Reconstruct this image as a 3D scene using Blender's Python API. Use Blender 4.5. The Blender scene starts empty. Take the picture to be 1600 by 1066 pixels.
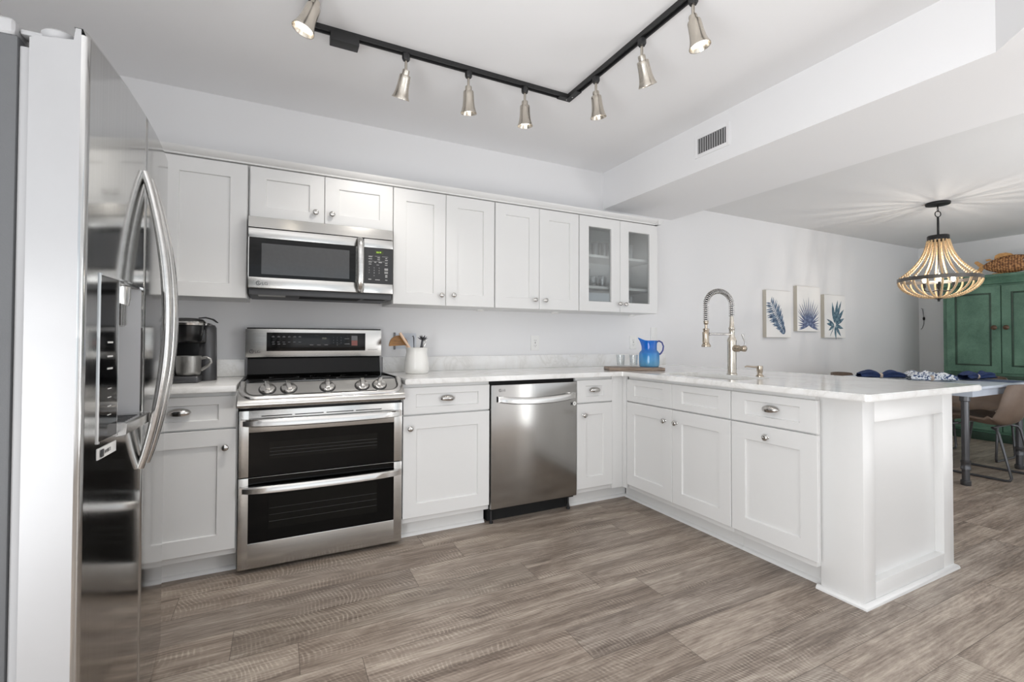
import bpy, bmesh, math, random
from math import sin, cos, pi, radians
from mathutils import Matrix, Vector
random.seed(7)
SC = bpy.context.scene
COL = SC.collection

# ------------------------------------------------------------------ camera, world, light, exposure
cd = bpy.data.cameras.new('camera')
cam = bpy.data.objects.new('camera', cd); COL.objects.link(cam)
cd.sensor_width = 36.0; cd.sensor_fit = 'HORIZONTAL'
cd.lens = 36.0 * 727.82 / 1600
cd.shift_x = -0.0006; cd.shift_y = -0.00837
cd.clip_start = 0.02; cd.clip_end = 100
cam.rotation_mode = 'XYZ'
cam.matrix_world = (Matrix.Translation((0, 0, 1.0998)) @ Matrix.Rotation(-0.46515, 4, 'Z')
                    @ Matrix.Rotation(pi / 2 + 0.0166, 4, 'X') @ Matrix.Rotation(0.0031, 4, 'Z'))
SC.camera = cam

SC.view_settings.view_transform = 'Standard'
SC.view_settings.look = 'None'
SC.view_settings.gamma = 1.0
SC.view_settings.use_curve_mapping = False
SC.view_settings.exposure = 0.05
SC.cycles.use_denoising = True
SC.cycles.max_bounces = 10
SC.cycles.diffuse_bounces = 6
SC.cycles.glossy_bounces = 5
SC.cycles.transparent_max_bounces = 24
SC.cycles.transmission_bounces = 10
SC.cycles.caustics_reflective = False
SC.cycles.caustics_refractive = False
SC.cycles.sample_clamp_indirect = 6.0

W = bpy.data.worlds.new('sky'); SC.world = W; W.use_nodes = True
bg = W.node_tree.nodes['Background']
bg.inputs[0].default_value = (0.86, 0.93, 1.0, 1); bg.inputs[1].default_value = 1.2

def area(name, loc, rot, sx, sy, power, col=(1, 1, 1)):
    l = bpy.data.lights.new(name, 'AREA'); l.shape = 'RECTANGLE'; l.size = sx; l.size_y = sy
    l.energy = power; l.color = col
    o = bpy.data.objects.new(name, l); COL.objects.link(o); o.location = loc; o.rotation_euler = rot
    return o
# daylight through the window behind the camera and the wide sliding door of the dining side,
# plus added unseen fill lights: left side, upward at the ceilings, living and dining side
area('window_daylight', (0.3, -2.52, 1.0), (pi / 2, 0, 0), 1.7, 1.5, 5, (0.99, 0.995, 1.0))
area('added_side_fill', (-1.07, -0.4, 0.7), (0, -pi / 2, 0), 1.2, 2.2, 60, (0.99, 0.995, 1.0))  # fill added for the left-facing fronts, no known window here
area('door_daylight', (5.3, -2.52, 1.12), (pi / 2, 0, 0), 3.3, 2.1, 8, (0.98, 0.99, 1.0))
area('kitchen_bounce_fill', (-0.2, 0.0, 1.1), (pi, 0, 0), 2.2, 1.5, 28, (0.99, 0.995, 1.0))  # unseen upward fill, added to brighten the kitchen ceiling
area('living_side_fill', (3.0, -1.2, 0.95), (0, pi / 2, radians(14)), 1.5, 1.7, 38, (0.99, 0.995, 1.0))  # free-standing fill added to lift the left cabinets, not an opening
area('dining_wall_fill', (3.4, -1.5, 1.2), (0, -pi / 2, 0), 1.5, 1.7, 13, (0.95, 0.975, 1.0))  # fill added to brighten the right dining wall, no daylight source here
area('dining_bounce_fill', (4.4, -0.5, 0.3), (pi, 0, 0), 1.8, 1.4, 54, (0.99, 0.995, 1.0))  # unseen upward fill, added to brighten the dining ceiling

# ------------------------------------------------------------------ materials
def S(r, g, b):
    f = lambda c: (c / 255 / 12.92) if c / 255 <= 0.04045 else ((c / 255 + 0.055) / 1.055) ** 2.4
    return (f(r), f(g), f(b), 1)

class NT:
    def __init__(s, name):
        s.m = bpy.data.materials.new(name); s.m.use_nodes = True
        s.t = s.m.node_tree; s.n = s.t.nodes; s.b = s.n['Principled BSDF']; s.out = s.n['Material Output']
    def node(s, typ, **kw):
        n = s.n.new(typ)
        for k, v in kw.items():
            if k.startswith('i_'):
                n.inputs[k[2:].replace('_', ' ')].default_value = v
            else: setattr(n, k, v)
        return n
    def link(s, a, b): s.t.links.new(a, b)
    def coords(s, scale=(1, 1, 1), kind='Object'):
        tc = s.node('ShaderNodeTexCoord'); mp = s.node('ShaderNodeMapping'); mp.inputs['Scale'].default_value = scale
        s.link(tc.outputs[kind], mp.inputs['Vector']); return mp.outputs[0]
    def noise(s, vec, scale, detail=3, rough=0.5, dist=0):
        n = s.node('ShaderNodeTexNoise'); n.inputs['Scale'].default_value = scale; n.inputs['Detail'].default_value = detail
        n.inputs['Roughness'].default_value = rough; n.inputs['Distortion'].default_value = dist
        s.link(vec, n.inputs['Vector']); return n.outputs[0]
    def ramp(s, fac, stops):
        r = s.node('ShaderNodeValToRGB'); el = r.color_ramp.elements
        while len(el) < len(stops): el.new(0.5)
        for e, (p, c) in zip(el, stops): e.position = p; e.color = c if len(c) == 4 else (*c, 1)
        s.link(fac, r.inputs[0]); return r.outputs[0]
    def math(s, op, a, b=None, c=None):
        n = s.node('ShaderNodeMath', operation=op)
        for i, v in enumerate((a, b, c)):
            if v is None: continue
            if isinstance(v, (int, float)): n.inputs[i].default_value = v
            else: s.link(v, n.inputs[i])
        return n.outputs[0]
    def mix(s, fac, a, b, mode='MIX'):
        n = s.node('ShaderNodeMix', data_type='RGBA', blend_type=mode)
        for i, v in ((0, fac), (6, a), (7, b)):
            if isinstance(v, (int, float)): n.inputs[i].default_value = v
            elif isinstance(v, tuple): n.inputs[i].default_value = v
            else: s.link(v, n.inputs[i])
        return n.outputs[2]
    def bump(s, h, strength, dist=0.002):
        n = s.node('ShaderNodeBump'); n.inputs['Strength'].default_value = strength; n.inputs['Distance'].default_value = dist
        s.link(h, n.inputs['Height']); s.link(n.outputs[0], s.b.inputs['Normal'])

def simple(name, col, rough=0.5, metal=0.0, spec=0.5, coat=0.0, var=0.0, vscale=20, bump=0.0, bscale=150):
    t = NT(name); b = t.b
    b.inputs['Base Color'].default_value = col; b.inputs['Roughness'].default_value = rough
    b.inputs['Metallic'].default_value = metal; b.inputs['Specular IOR Level'].default_value = spec
    b.inputs['Coat Weight'].default_value = coat; b.inputs['Coat Roughness'].default_value = 0.05
    if var or bump:
        v = t.coords()
        if var:
            n = t.noise(v, vscale, 4)
            t.link(t.ramp(n, [(0.3, tuple(c * (1 - var) for c in col[:3])), (0.7, tuple(min(1, c * (1 + var)) for c in col[:3]))]), b.inputs['Base Color'])
        if bump: t.bump(t.noise(v, bscale, 3), bump)
    return t.m

def brushed(name, col, scale, r0, r1, bump=0.06, smudge=0.0, cv=0.08):
    t = NT(name); b = t.b
    b.inputs['Metallic'].default_value = 1.0
    v = t.coords(scale); n = t.noise(v, 1.0, 4, 0.6)
    t.link(t.ramp(n, [(0.25, tuple(c * (1 - cv) for c in col[:3])), (0.75, tuple(min(1, c * (1 + cv * 0.7)) for c in col[:3]))]), b.inputs['Base Color'])
    rr = t.node('ShaderNodeMapRange'); rr.inputs['To Min'].default_value = r0; rr.inputs['To Max'].default_value = r1
    t.link(n, rr.inputs['Value'])
    if smudge:
        n2 = t.noise(t.coords((3, 3, 2)), 1.6, 4, 0.6)
        t.link(t.math('ADD', rr.outputs[0], t.math('MULTIPLY', n2, smudge)), b.inputs['Roughness'])
    else:
        t.link(rr.outputs[0], b.inputs['Roughness'])
    t.bump(n, bump, 0.0006)
    return t.m

def emit(name, col, strength):
    t = NT(name); b = t.b
    b.inputs['Base Color'].default_value = col
    b.inputs['Emission Color'].default_value = col; b.inputs['Emission Strength'].default_value = strength
    return t.m

def clear_glass(name, tint, rough=0.02, gloss=0.12):
    t = NT(name); n = t.n
    n.remove(t.b)
    tr = t.node('ShaderNodeBsdfTransparent'); tr.inputs[0].default_value = tint
    gl = t.node('ShaderNodeBsdfGlossy'); gl.inputs['Roughness'].default_value = rough
    lw = t.node('ShaderNodeLayerWeight'); lw.inputs['Blend'].default_value = 0.35
    mx = t.node('ShaderNodeMixShader')
    f = t.math('ADD', t.math('MULTIPLY', lw.outputs['Facing'], 0.55), gloss * 0.5)
    t.link(f, mx.inputs[0]); t.link(tr.outputs[0], mx.inputs[1]); t.link(gl.outputs[0], mx.inputs[2])
    t.link(mx.outputs[0], t.out.inputs[0])
    return t.m

M = {}
M['wall'] = simple('wall_paint', S(230, 230, 231), 0.75, bump=0.05, bscale=220)
M['ceiling'] = simple('ceiling_paint', S(236, 236, 237), 0.85, bump=0.05, bscale=160)
M['popcorn'] = simple('textured_ceiling', S(226, 226, 226), 0.95, bump=0.7, bscale=95)
M['trim'] = simple('trim_paint', S(236, 236, 236), 0.4)
M['cab'] = simple('cabinet_paint', S(221, 221, 220), 0.38, bump=0.02, bscale=90)
M['cabin'] = simple('cabinet_inside', S(205, 207, 207), 0.5)
M['steel'] = brushed('brushed_steel', S(196, 195, 192), (3, 3, 260), 0.14, 0.26, 0.05)
M['steel_v'] = brushed('brushed_steel_fridge', S(190, 190, 189), (160, 160, 2), 0.07, 0.12, 0.02, 0.02)
M['steel_dw'] = brushed('brushed_steel_dishwasher', S(168, 166, 163), (120, 120, 1.5), 0.15, 0.19, 0.012, 0.03, cv=0.03)
M['handle'] = brushed('handle_steel', S(206, 205, 203), (6, 6, 160), 0.16, 0.26, 0.04)
M['greyside'] = simple('door_edge_grey', S(152, 152, 153), 0.34, 0.25, var=0.02, vscale=6)
M['bodygrey'] = simple('appliance_grey', S(80, 81, 83), 0.5, bump=0.1, bscale=300)
M['gasket'] = simple('gasket', S(150, 150, 151), 0.55)
M['darkplastic'] = simple('dark_plastic', S(38, 38, 40), 0.4)
M['blackglass'] = simple('black_glass', S(7, 7, 8), 0.07, spec=0.28)
M['ovenglass'] = simple('oven_glass', S(6, 6, 6), 0.08, spec=0.2)
M['ovenin'] = simple('oven_window_inner', S(17, 17, 15), 0.1, spec=0.2)
M['mwwin'] = simple('microwave_window', S(62, 63, 64), 0.07, spec=0.7, var=0.05, vscale=60)
M['black'] = simple('black_metal', S(7, 7, 7), 0.25, spec=0.2)
M['blacktrack'] = simple('black_track', S(34, 34, 35), 0.45)
M['void'] = simple('dark_recess', S(9, 9, 9), 0.8)
M['chrome'] = simple('polished_nickel', S(200, 198, 195), 0.14, 1.0)
M['nickel'] = brushed('brushed_nickel', S(206, 199, 188), (90, 90, 6), 0.2, 0.32, 0.03)
M['bronze'] = simple('warm_nickel', S(182, 170, 154), 0.24, 1.0)
M['ink'] = simple('grey_print', S(120, 120, 122), 0.5)
M['inklight'] = simple('light_print', S(200, 200, 198), 0.5)
M['inkdark'] = simple('dark_print', S(60, 60, 62), 0.5)
M['inkred'] = simple('red_print', S(150, 92, 84), 0.5)
M['lcd'] = emit('green_display_digits', S(170, 215, 60), 1.2)
M['lcdbg'] = simple('green_display', S(52, 62, 14), 0.3)
M['lcdgrey'] = emit('pale_display_digits', S(150, 150, 130), 0.35)
M['bulb'] = emit('lamp_bulb', (1.0, 0.94, 0.84, 1), 10)
M['candle'] = emit('candle_bulb', (1.0, 0.88, 0.7, 1), 5)
M['pane'] = clear_glass('window_pane', (0.88, 0.9, 0.9, 1), 0.02, 0.1)
M['tumbler'] = clear_glass('tumbler_glass', (0.82, 0.83, 0.83, 1), 0.03, 0.14)
M['tumbler_clear'] = clear_glass('clear_tumbler_glass', (0.95, 0.96, 0.96, 1), 0.02, 0.1)
M['acrylic'] = clear_glass('clear_acrylic', (0.95, 0.965, 0.985, 1), 0.03, 0.04)
M['ceramic'] = simple('white_ceramic', S(236, 235, 231), 0.25, coat=0.3, bump=0.25, bscale=28)
M['palewood'] = simple('pale_wood', S(222, 190, 164), 0.5, var=0.06)
M['darkutensil'] = simple('dark_metal_utensil', S(70, 70, 74), 0.35, 0.6)
M['mug'] = simple('hammered_metal', S(150, 149, 146), 0.38, 0.85, bump=0.5, bscale=70)
M['coffee'] = simple('coffee_maker_black', S(20, 20, 21), 0.28)
M['coffeegrey'] = simple('coffee_maker_grey', S(72, 72, 74), 0.32, 0.3)
M['bowl'] = simple('white_bowl', S(215, 216, 216), 0.3)
M['leather'] = simple('brown_leather', S(108, 92, 80), 0.5, var=0.12, vscale=12, bump=0.15, bscale=120)
M['leg'] = simple('gunmetal_leg', S(92, 93, 96), 0.34, 0.75)
M['zinc'] = simple('zinc_table_top', S(196, 205, 218), 0.28, 0.2, var=0.1, vscale=6)
M['navy'] = simple('navy_cloth', S(34, 52, 92), 0.9, var=0.25, vscale=30)
M['placemat'] = simple('blue_grey_placemat', S(70, 84, 108), 0.85, var=0.15, vscale=60)
M['ring'] = simple('shell_napkin_ring', S(182, 165, 150), 0.35, var=0.15, vscale=120)
M['canvas_edge'] = simple('canvas_edge', S(196, 190, 178), 0.8)
M['bead'] = simple('wood_bead', S(196, 168, 130), 0.5, var=0.12, vscale=60)
M['iron'] = simple('dark_iron', S(40, 40, 41), 0.45, 0.5)
M['ironring'] = simple('weathered_iron', S(96, 92, 88), 0.32, 0.75, var=0.2, vscale=20)
M['knobwood'] = simple('antique_knob', S(84, 64, 48), 0.4, 0.3)
M['plate'] = simple('switch_plate', S(232, 232, 230), 0.35)
M['tray_handle'] = M['black']

def m_quartz():
    t = NT('white_quartz'); v = t.coords()
    n = t.noise(v, 2.4, 8, 0.62, 1.4); n2 = t.noise(v, 14, 5, 0.6)
    band = t.math('ABSOLUTE', t.math('SUBTRACT', n, 0.5))
    c = t.ramp(band, [(0.0, S(222, 221, 218)), (0.03, S(232, 231, 229)), (0.09, S(236, 236, 235))])
    c2 = t.mix(0.12, c, t.ramp(n2, [(0.35, S(214, 213, 210)), (0.65, S(240, 240, 239))]))
    t.link(c2, t.b.inputs['Base Color']); t.b.inputs['Roughness'].default_value = 0.12
    return t.m
M['quartz'] = m_quartz()

def m_floor():
    t = NT('wood_look_planks')
    uv = t.node('ShaderNodeUVMap', uv_map='local'); ux = t.node('ShaderNodeUVMap', uv_map='grain')
    at = t.node('ShaderNodeAttribute', attribute_name='tone')
    def mp(src, sc):
        m = t.node('ShaderNodeMapping'); m.inputs['Scale'].default_value = sc; t.link(src, m.inputs['Vector']); return m.outputs[0]
    g = ux.outputs[0]
    broad = t.noise(mp(g, (1.5, 8, 1)), 1.0, 9, 0.72, 0.9)
    streak = t.noise(mp(g, (0.9, 30, 1)), 1.0, 5, 0.65, 0.4)
    fine = t.noise(mp(g, (9, 120, 1)), 1.0, 5, 0.75)
    knot = t.noise(mp(g, (3.2, 7, 1)), 1.0, 2, 0.5, 1.6)
    wv = t.node('ShaderNodeTexWave', wave_type='BANDS', bands_direction='Y'); wv.inputs['Scale'].default_value = 7
    wv.inputs['Distortion'].default_value = 9; wv.inputs['Detail'].default_value = 3; wv.inputs['Detail Scale'].default_value = 0.8
    t.link(mp(g, (0.55, 3.2, 1)), wv.inputs['Vector'])
    val = t.math('ADD', t.math('MULTIPLY', broad, 0.45), t.math('ADD', t.math('MULTIPLY', streak, 0.24), t.math('MULTIPLY', fine, 0.31)))
    val = t.math('SUBTRACT', val, t.math('MULTIPLY', wv.outputs[1], 0.03))
    # curved cross-cut saw marks
    sl = t.node('ShaderNodeSeparateXYZ'); t.link(uv.outputs[0], sl.inputs[0]); sg = t.node('ShaderNodeSeparateXYZ'); t.link(g, sg.inputs[0])
    yy = t.math('SUBTRACT', sl.outputs[1], 0.03)
    warp = t.noise(mp(g, (2.5, 3.0, 1)), 1.0, 2, 0.5)
    xx = t.math('ADD', t.math('ADD', sg.outputs[0], t.math('MULTIPLY', t.math('MULTIPLY', yy, yy), 1.9)), t.math('MULTIPLY', warp, 0.16))
    jit = t.noise(mp(g, (40, 14, 1)), 1.0, 3, 0.6)
    saw = t.math('SINE', t.math('ADD', t.math('MULTIPLY', xx, 2 * pi / 0.0165), t.math('MULTIPLY', jit, 5.0)))
    mk = t.ramp(t.noise(mp(g, (1.5, 5, 1)), 1.3, 3, 0.55), [(0.43, (0, 0, 0)), (0.62, (1, 1, 1))])
    brk = t.ramp(t.noise(mp(g, (12, 34, 1)), 1.0, 3), [(0.36, (0.1, 0.1, 0.1)), (0.62, (1, 1, 1))])
    saw = t.math('SUBTRACT', t.math('MULTIPLY', t.math('POWER', t.math('ADD', t.math('MULTIPLY', saw, 0.5), 0.5), 3.0), 2.2), 0.65)
    f = t.math('MULTIPLY', t.math('MULTIPLY', mk, saw), brk)
    val = t.math('ADD', val, t.math('MULTIPLY', f, 0.055))
    c = t.ramp(val, [(0.35, S(94, 82, 73)), (0.44, S(130, 117, 106)), (0.51, S(158, 145, 133)), (0.61, S(194, 182, 168))])
    kn = t.ramp(knot, [(0.22, (1, 1, 1)), (0.33, (0, 0, 0))])
    c = t.mix(t.math('MULTIPLY', kn, 0.5), c, S(76, 65, 57))
    c = t.mix(1.0, c, at.outputs[0], 'MULTIPLY')
    # seams
    sep = t.node('ShaderNodeSeparateXYZ'); t.link(uv.outputs[0], sep.inputs[0])
    ey = t.math('MINIMUM', sep.outputs[1], t.math('SUBTRACT', 0.183, sep.outputs[1]))
    ex = t.math('MINIMUM', sep.outputs[0], t.math('SUBTRACT', 1.22, sep.outputs[0]))
    e = t.math('MINIMUM', ex, ey)
    seam = t.math('LESS_THAN', e, 0.0011)
    c = t.mix(t.math('MULTIPLY', seam, 0.65), c, S(58, 50, 44))
    t.link(c, t.b.inputs['Base Color'])
    rr = t.node('ShaderNodeMapRange'); rr.inputs['To Min'].default_value = 0.3; rr.inputs['To Max'].default_value = 0.5
    t.link(fine, rr.inputs['Value']); t.link(rr.outputs[0], t.b.inputs['Roughness'])
    t.b.inputs['Specular IOR Level'].default_value = 0.4
    t.bump(fine, 0.12, 0.001)
    return t.m
M['floor'] = m_floor()

def m_armoire(name, a, b_, c_):
    t = NT(name); v = t.coords((6, 1.5, 1.2)); n = t.noise(v, 3, 6, 0.65, 0.4); n2 = t.noise(t.coords((3, 40, 60)), 2, 4, 0.6)
    c = t.ramp(n, [(0.3, a), (0.5, b_), (0.72, c_)])
    c = t.mix(0.2, c, t.ramp(n2, [(0.35, a), (0.65, c_)]))
    t.link(c, t.b.inputs['Base Color']); t.b.inputs['Roughness'].default_value = 0.42
    return t.m
M['green'] = m_armoire('green_wash', S(60, 91, 76), S(82, 116, 98), S(104, 139, 119))
M['greendark'] = m_armoire('dark_green_glaze', S(28, 44, 36), S(40, 62, 50), S(56, 80, 66))

def m_wood(name, a, b_, sc=(8, 60, 60), rough=0.55):
    t = NT(name); n = t.noise(t.coords(sc), 1.0, 5, 0.6, 0.4)
    t.link(t.ramp(n, [(0.3, a), (0.7, b_)]), t.b.inputs['Base Color']); t.b.inputs['Roughness'].default_value = rough
    return t.m
M['traywood'] = m_wood('weathered_board', S(108, 92, 80), S(160, 142, 126))
M['rustwood'] = m_wood('amber_wood', S(104, 68, 26), S(158, 112, 56), (20, 20, 60), 0.4)

def m_wicker():
    t = NT('woven_wicker'); v = t.coords((1, 44, 62))
    vo = t.node('ShaderNodeTexVoronoi'); vo.inputs['Scale'].default_value = 1.0; vo.inputs['Randomness'].default_value = 0.35
    t.link(v, vo.inputs['Vector'])
    n = t.noise(t.coords(), 30, 3)
    c = t.ramp(vo.outputs['Distance'], [(0.12, S(222, 176, 120)), (0.4, S(170, 118, 72)), (0.62, S(70, 44, 26))])
    c = t.mix(t.math('MULTIPLY', n, 0.3), c, S(120, 72, 44))
    t.link(c, t.b.inputs['Base Color']); t.b.inputs['Roughness'].default_value = 0.6
    t.bump(t.math('SUBTRACT', 1.0, vo.outputs['Distance']), 0.8, 0.006)
    return t.m
M['wicker'] = m_wicker()
M['reed'] = simple('dried_reed', S(188, 142, 88), 0.6, var=0.2, vscale=40)

def m_pattern():
    t = NT('blue_white_print'); n = t.noise(t.coords(), 60, 2, 0.5)
    t.link(t.ramp(n, [(0.44, S(54, 74, 112)), (0.5, S(226, 230, 234))]), t.b.inputs['Base Color']); t.b.inputs['Roughness'].default_value = 0.9
    return t.m
M['print'] = m_pattern()

def m_bluegrad():
    t = NT('blue_gradient_glass')
    tc = t.node('ShaderNodeTexCoord'); sp = t.node('ShaderNodeSeparateXYZ'); t.link(tc.outputs['Object'], sp.inputs[0])
    f = t.math('DIVIDE', sp.outputs[2], 0.19)
    c = t.ramp(f, [(0.0, (0.55, 0.86, 0.97, 1)), (0.4, (0.2, 0.70, 0.97, 1)), (0.72, (0.02, 0.46, 0.94, 1)), (1.0, (0.02, 0.44, 0.93, 1))])
    t.n.remove(t.b)
    tr = t.node('ShaderNodeBsdfTransparent'); gl = t.node('ShaderNodeBsdfGlossy'); gl.inputs['Roughness'].default_value = 0.03
    df = t.node('ShaderNodeBsdfDiffuse'); tl = t.node('ShaderNodeBsdfTranslucent')
    for s in (tr, df, tl): t.link(c, s.inputs[0])
    m0 = t.node('ShaderNodeMixShader'); m0.inputs[0].default_value = 0.5
    t.link(df.outputs[0], m0.inputs[1]); t.link(tl.outputs[0], m0.inputs[2])
    m1 = t.node('ShaderNodeMixShader'); m1.inputs[0].default_value = 0.42
    t.link(tr.outputs[0], m1.inputs[1]); t.link(m0.outputs[0], m1.inputs[2])
    lw = t.node('ShaderNodeLayerWeight'); lw.inputs['Blend'].default_value = 0.3
    m2 = t.node('ShaderNodeMixShader'); t.link(t.math('ADD', t.math('MULTIPLY', lw.outputs['Facing'], 0.35), 0.04), m2.inputs[0])
    t.link(m1.outputs[0], m2.inputs[1]); t.link(gl.outputs[0], m2.inputs[2]); t.link(m2.outputs[0], t.out.inputs[0])
    return t.m
M['bluegrad'] = m_bluegrad()
M['blueglass'] = clear_glass('cobalt_glass', (0.03, 0.12, 0.55, 1), 0.03, 0.15)

def m_leaf(name, a, b_, c_):
    t = NT(name); n = t.noise(t.coords(), 26, 4, 0.6)
    t.link(t.ramp(n, [(0.3, a), (0.5, b_), (0.7, c_)]), t.b.inputs['Base Color']); t.b.inputs['Roughness'].default_value = 0.9
    return t.m
M['leafblue'] = m_leaf('slate_leaf_paint', S(48, 62, 88), S(92, 112, 136), S(170, 186, 200))
M['leafviolet'] = m_leaf('indigo_leaf_paint', S(62, 66, 100), S(96, 108, 140), S(150, 164, 186))
M['leafteal'] = m_leaf('teal_leaf_paint', S(44, 60, 86), S(78, 108, 124), S(150, 176, 184))
M['canvas'] = simple('canvas_white', S(236, 235, 233), 0.85)

# ------------------------------------------------------------------ mesh helpers
RM = {}
class MB:
    def __init__(s, smooth=35): s.bm = bmesh.new(); s.M = Matrix.Identity(4); s.mi = 0; s.smooth = smooth
    def _fin(s, vs, fs):
        for v in vs: v.co = s.M @ v.co
        for f in fs: f.material_index = s.mi
    def box(s, x0, x1, y0, y1, z0, z1, bev=0.0, seg=2):
        x0, x1 = min(x0, x1), max(x0, x1); y0, y1 = min(y0, y1), max(y0, y1); z0, z1 = min(z0, z1), max(z0, z1)
        b2 = bmesh.new()
        bmesh.ops.create_cube(b2, size=1)
        for v in b2.verts: v.co = Vector(((x0 + x1) / 2 + v.co.x * (x1 - x0), (y0 + y1) / 2 + v.co.y * (y1 - y0), (z0 + z1) / 2 + v.co.z * (z1 - z0)))
        if bev:
            bev = min(bev, 0.49 * min(x1 - x0, y1 - y0, z1 - z0))
            bmesh.ops.bevel(b2, geom=b2.edges[:], offset=bev, segments=seg, affect='EDGES', profile=0.6)
        s.absorb(b2); return s
    def absorb(s, b2):
        vm = {}
        nv = []
        for v in b2.verts:
            w = s.bm.verts.new(s.M @ v.co); vm[v] = w
        for f in b2.faces:
            try:
                g = s.bm.faces.new([vm[v] for v in f.verts]); g.material_index = s.mi
            except ValueError: pass
        b2.free()
    def raw(s, verts, faces):
        vs = [s.bm.verts.new(s.M @ Vector(v)) for v in verts]
        for f in faces:
            try:
                g = s.bm.faces.new([vs[i] for i in f]); g.material_index = s.mi
            except ValueError: pass
        return s
    def prism(s, poly, axis, a, b):
        n = len(poly)
        def P(p, t):
            return {'x': (t, p[0], p[1]), 'y': (p[0], t, p[1]), 'z': (p[0], p[1], t)}[axis]
        V = [P(p, a) for p in poly] + [P(p, b) for p in poly]
        F = [tuple(range(n)), tuple(range(2 * n - 1, n - 1, -1))] + [(i, (i + 1) % n, n + (i + 1) % n, n + i) for i in range(n)]
        return s.raw(V, F)
    def lathe(s, prof, seg=24, c=(0, 0, 0), cap=True):
        V = []; F = []
        for r, z in prof:
            for k in range(seg):
                a = 2 * pi * k / seg; V.append((c[0] + r * cos(a), c[1] + r * sin(a), c[2] + z))
        for i in range(len(prof) - 1):
            for k in range(seg):
                k2 = (k + 1) % seg; F.append((i * seg + k, i * seg + k2, (i + 1) * seg + k2, (i + 1) * seg + k))
        if cap:
            if prof[0][0] > 1e-5: F.append(tuple(range(seg - 1, -1, -1)))
            if prof[-1][0] > 1e-5: F.append(tuple(range((len(prof) - 1) * seg, len(prof) * seg)))
        return s.raw(V, F)
    def tube(s, pts, r, seg=10, closed=False, sx=1.0, sy=1.0, up=None, cap=True):
        pts = [Vector(p) for p in pts]; n = len(pts); rr = r if isinstance(r, (list, tuple)) else [r] * n
        V = []; F = []; prev = None
        for i, p in enumerate(pts):
            if closed: t = pts[(i + 1) % n] - pts[i - 1]
            else: t = pts[min(i + 1, n - 1)] - pts[max(i - 1, 0)]
            t.normalize()
            if prev is None:
                u = Vector(up) if up else (Vector((0, 0, 1)) if abs(t.z) < 0.9 else Vector((1, 0, 0)))
            else: u = prev
            a = (u - t * u.dot(t)).normalized(); prev = a; b = t.cross(a)
            for k in range(seg):
                th = 2 * pi * k / seg
                V.append(p + a * (cos(th) * rr[i] * sx) + b * (sin(th) * rr[i] * sy))
        m = n if closed else n - 1
        for i in range(m):
            j = (i + 1) % n
            for k in range(seg):
                k2 = (k + 1) % seg; F.append((i * seg + k, i * seg + k2, j * seg + k2, j * seg + k))
        if not closed and cap: F += [tuple(range(seg - 1, -1, -1)), tuple(range((n - 1) * seg, n * seg))]
        return s.raw(V, F)
    def ball(s, c, r, seg=16, rings=10):
        if not isinstance(r, (tuple, list)): r = (r, r, r)
        V = [(c[0], c[1], c[2] - r[2])]; F = []
        for i in range(1, rings):
            ph = -pi / 2 + pi * i / rings
            for k in range(seg):
                a = 2 * pi * k / seg; V.append((c[0] + r[0] * cos(ph) * cos(a), c[1] + r[1] * cos(ph) * sin(a), c[2] + r[2] * sin(ph)))
        V.append((c[0], c[1], c[2] + r[2])); L = len(V) - 1
        for k in range(seg):
            k2 = (k + 1) % seg
            F.append((0, 1 + k2, 1 + k)); F.append((L, 1 + (rings - 2) * seg + k, 1 + (rings - 2) * seg + k2))
            for i in range(rings - 2):
                F.append((1 + i * seg + k, 1 + i * seg + k2, 1 + (i + 1) * seg + k2, 1 + (i + 1) * seg + k))
        return s.raw(V, F)
    def grid(s, fn, nu, nv):
        V = [fn(i / (nu - 1), j / (nv - 1)) for j in range(nv) for i in range(nu)]
        F = [(j * nu + i, j * nu + i + 1, (j + 1) * nu + i + 1, (j + 1) * nu + i) for j in range(nv - 1) for i in range(nu - 1)]
        return s.raw(V, F)
    def text(s, body, size, u, v, w=0.0, align='LEFT', depth=0.0004):
        """lettering in the local u,v plane"""
        c = bpy.data.curves.new('lettering', 'FONT'); c.body = body; c.size = size; c.align_x = align; c.resolution_u = 2
        c.extrude = depth / 2
        o = bpy.data.objects.new('lettering', c)
        me = bpy.data.meshes.new_from_object(o)
        b2 = bmesh.new(); b2.from_mesh(me)
        for q in b2.verts: q.co = Vector((q.co.x + u, q.co.y + v, q.co.z + w))
        s.absorb(b2)
        bpy.data.objects.remove(o); bpy.data.curves.remove(c); bpy.data.meshes.remove(me)
        return s
    def build(s, name, mats, parent=None, world=True, origin=None, normals=True):
        if normals: bmesh.ops.recalc_face_normals(s.bm, faces=s.bm.faces[:])
        o_m = Matrix.Identity(4)
        if parent is not None and world: o_m = RM[parent.name]
        elif parent is None:
            if origin is None:
                lo = [min(v.co[i] for v in s.bm.verts) for i in range(3)]; hi = [max(v.co[i] for v in s.bm.verts) for i in range(3)]
                origin = ((lo[0] + hi[0]) / 2, (lo[1] + hi[1]) / 2, lo[2])
            o_m = Matrix.Translation(origin)
        inv = o_m.inverted()
        if parent is None or world:
            for v in s.bm.verts: v.co = inv @ v.co
        me = bpy.data.meshes.new(name); s.bm.to_mesh(me); s.bm.free()
        if not isinstance(mats, (list, tuple)): mats = [mats]
        for m in mats: me.materials.append(M[m] if isinstance(m, str) else m)
        if s.smooth:
            for p in me.polygons: p.use_smooth = True
            me.set_sharp_from_angle(angle=radians(s.smooth))
        o = bpy.data.objects.new(name, me); COL.objects.link(o)
        if parent is not None:
            o.parent = parent; RM[o.name] = RM[parent.name]
        else:
            o.location = origin; RM[o.name] = o_m
        return o

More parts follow.
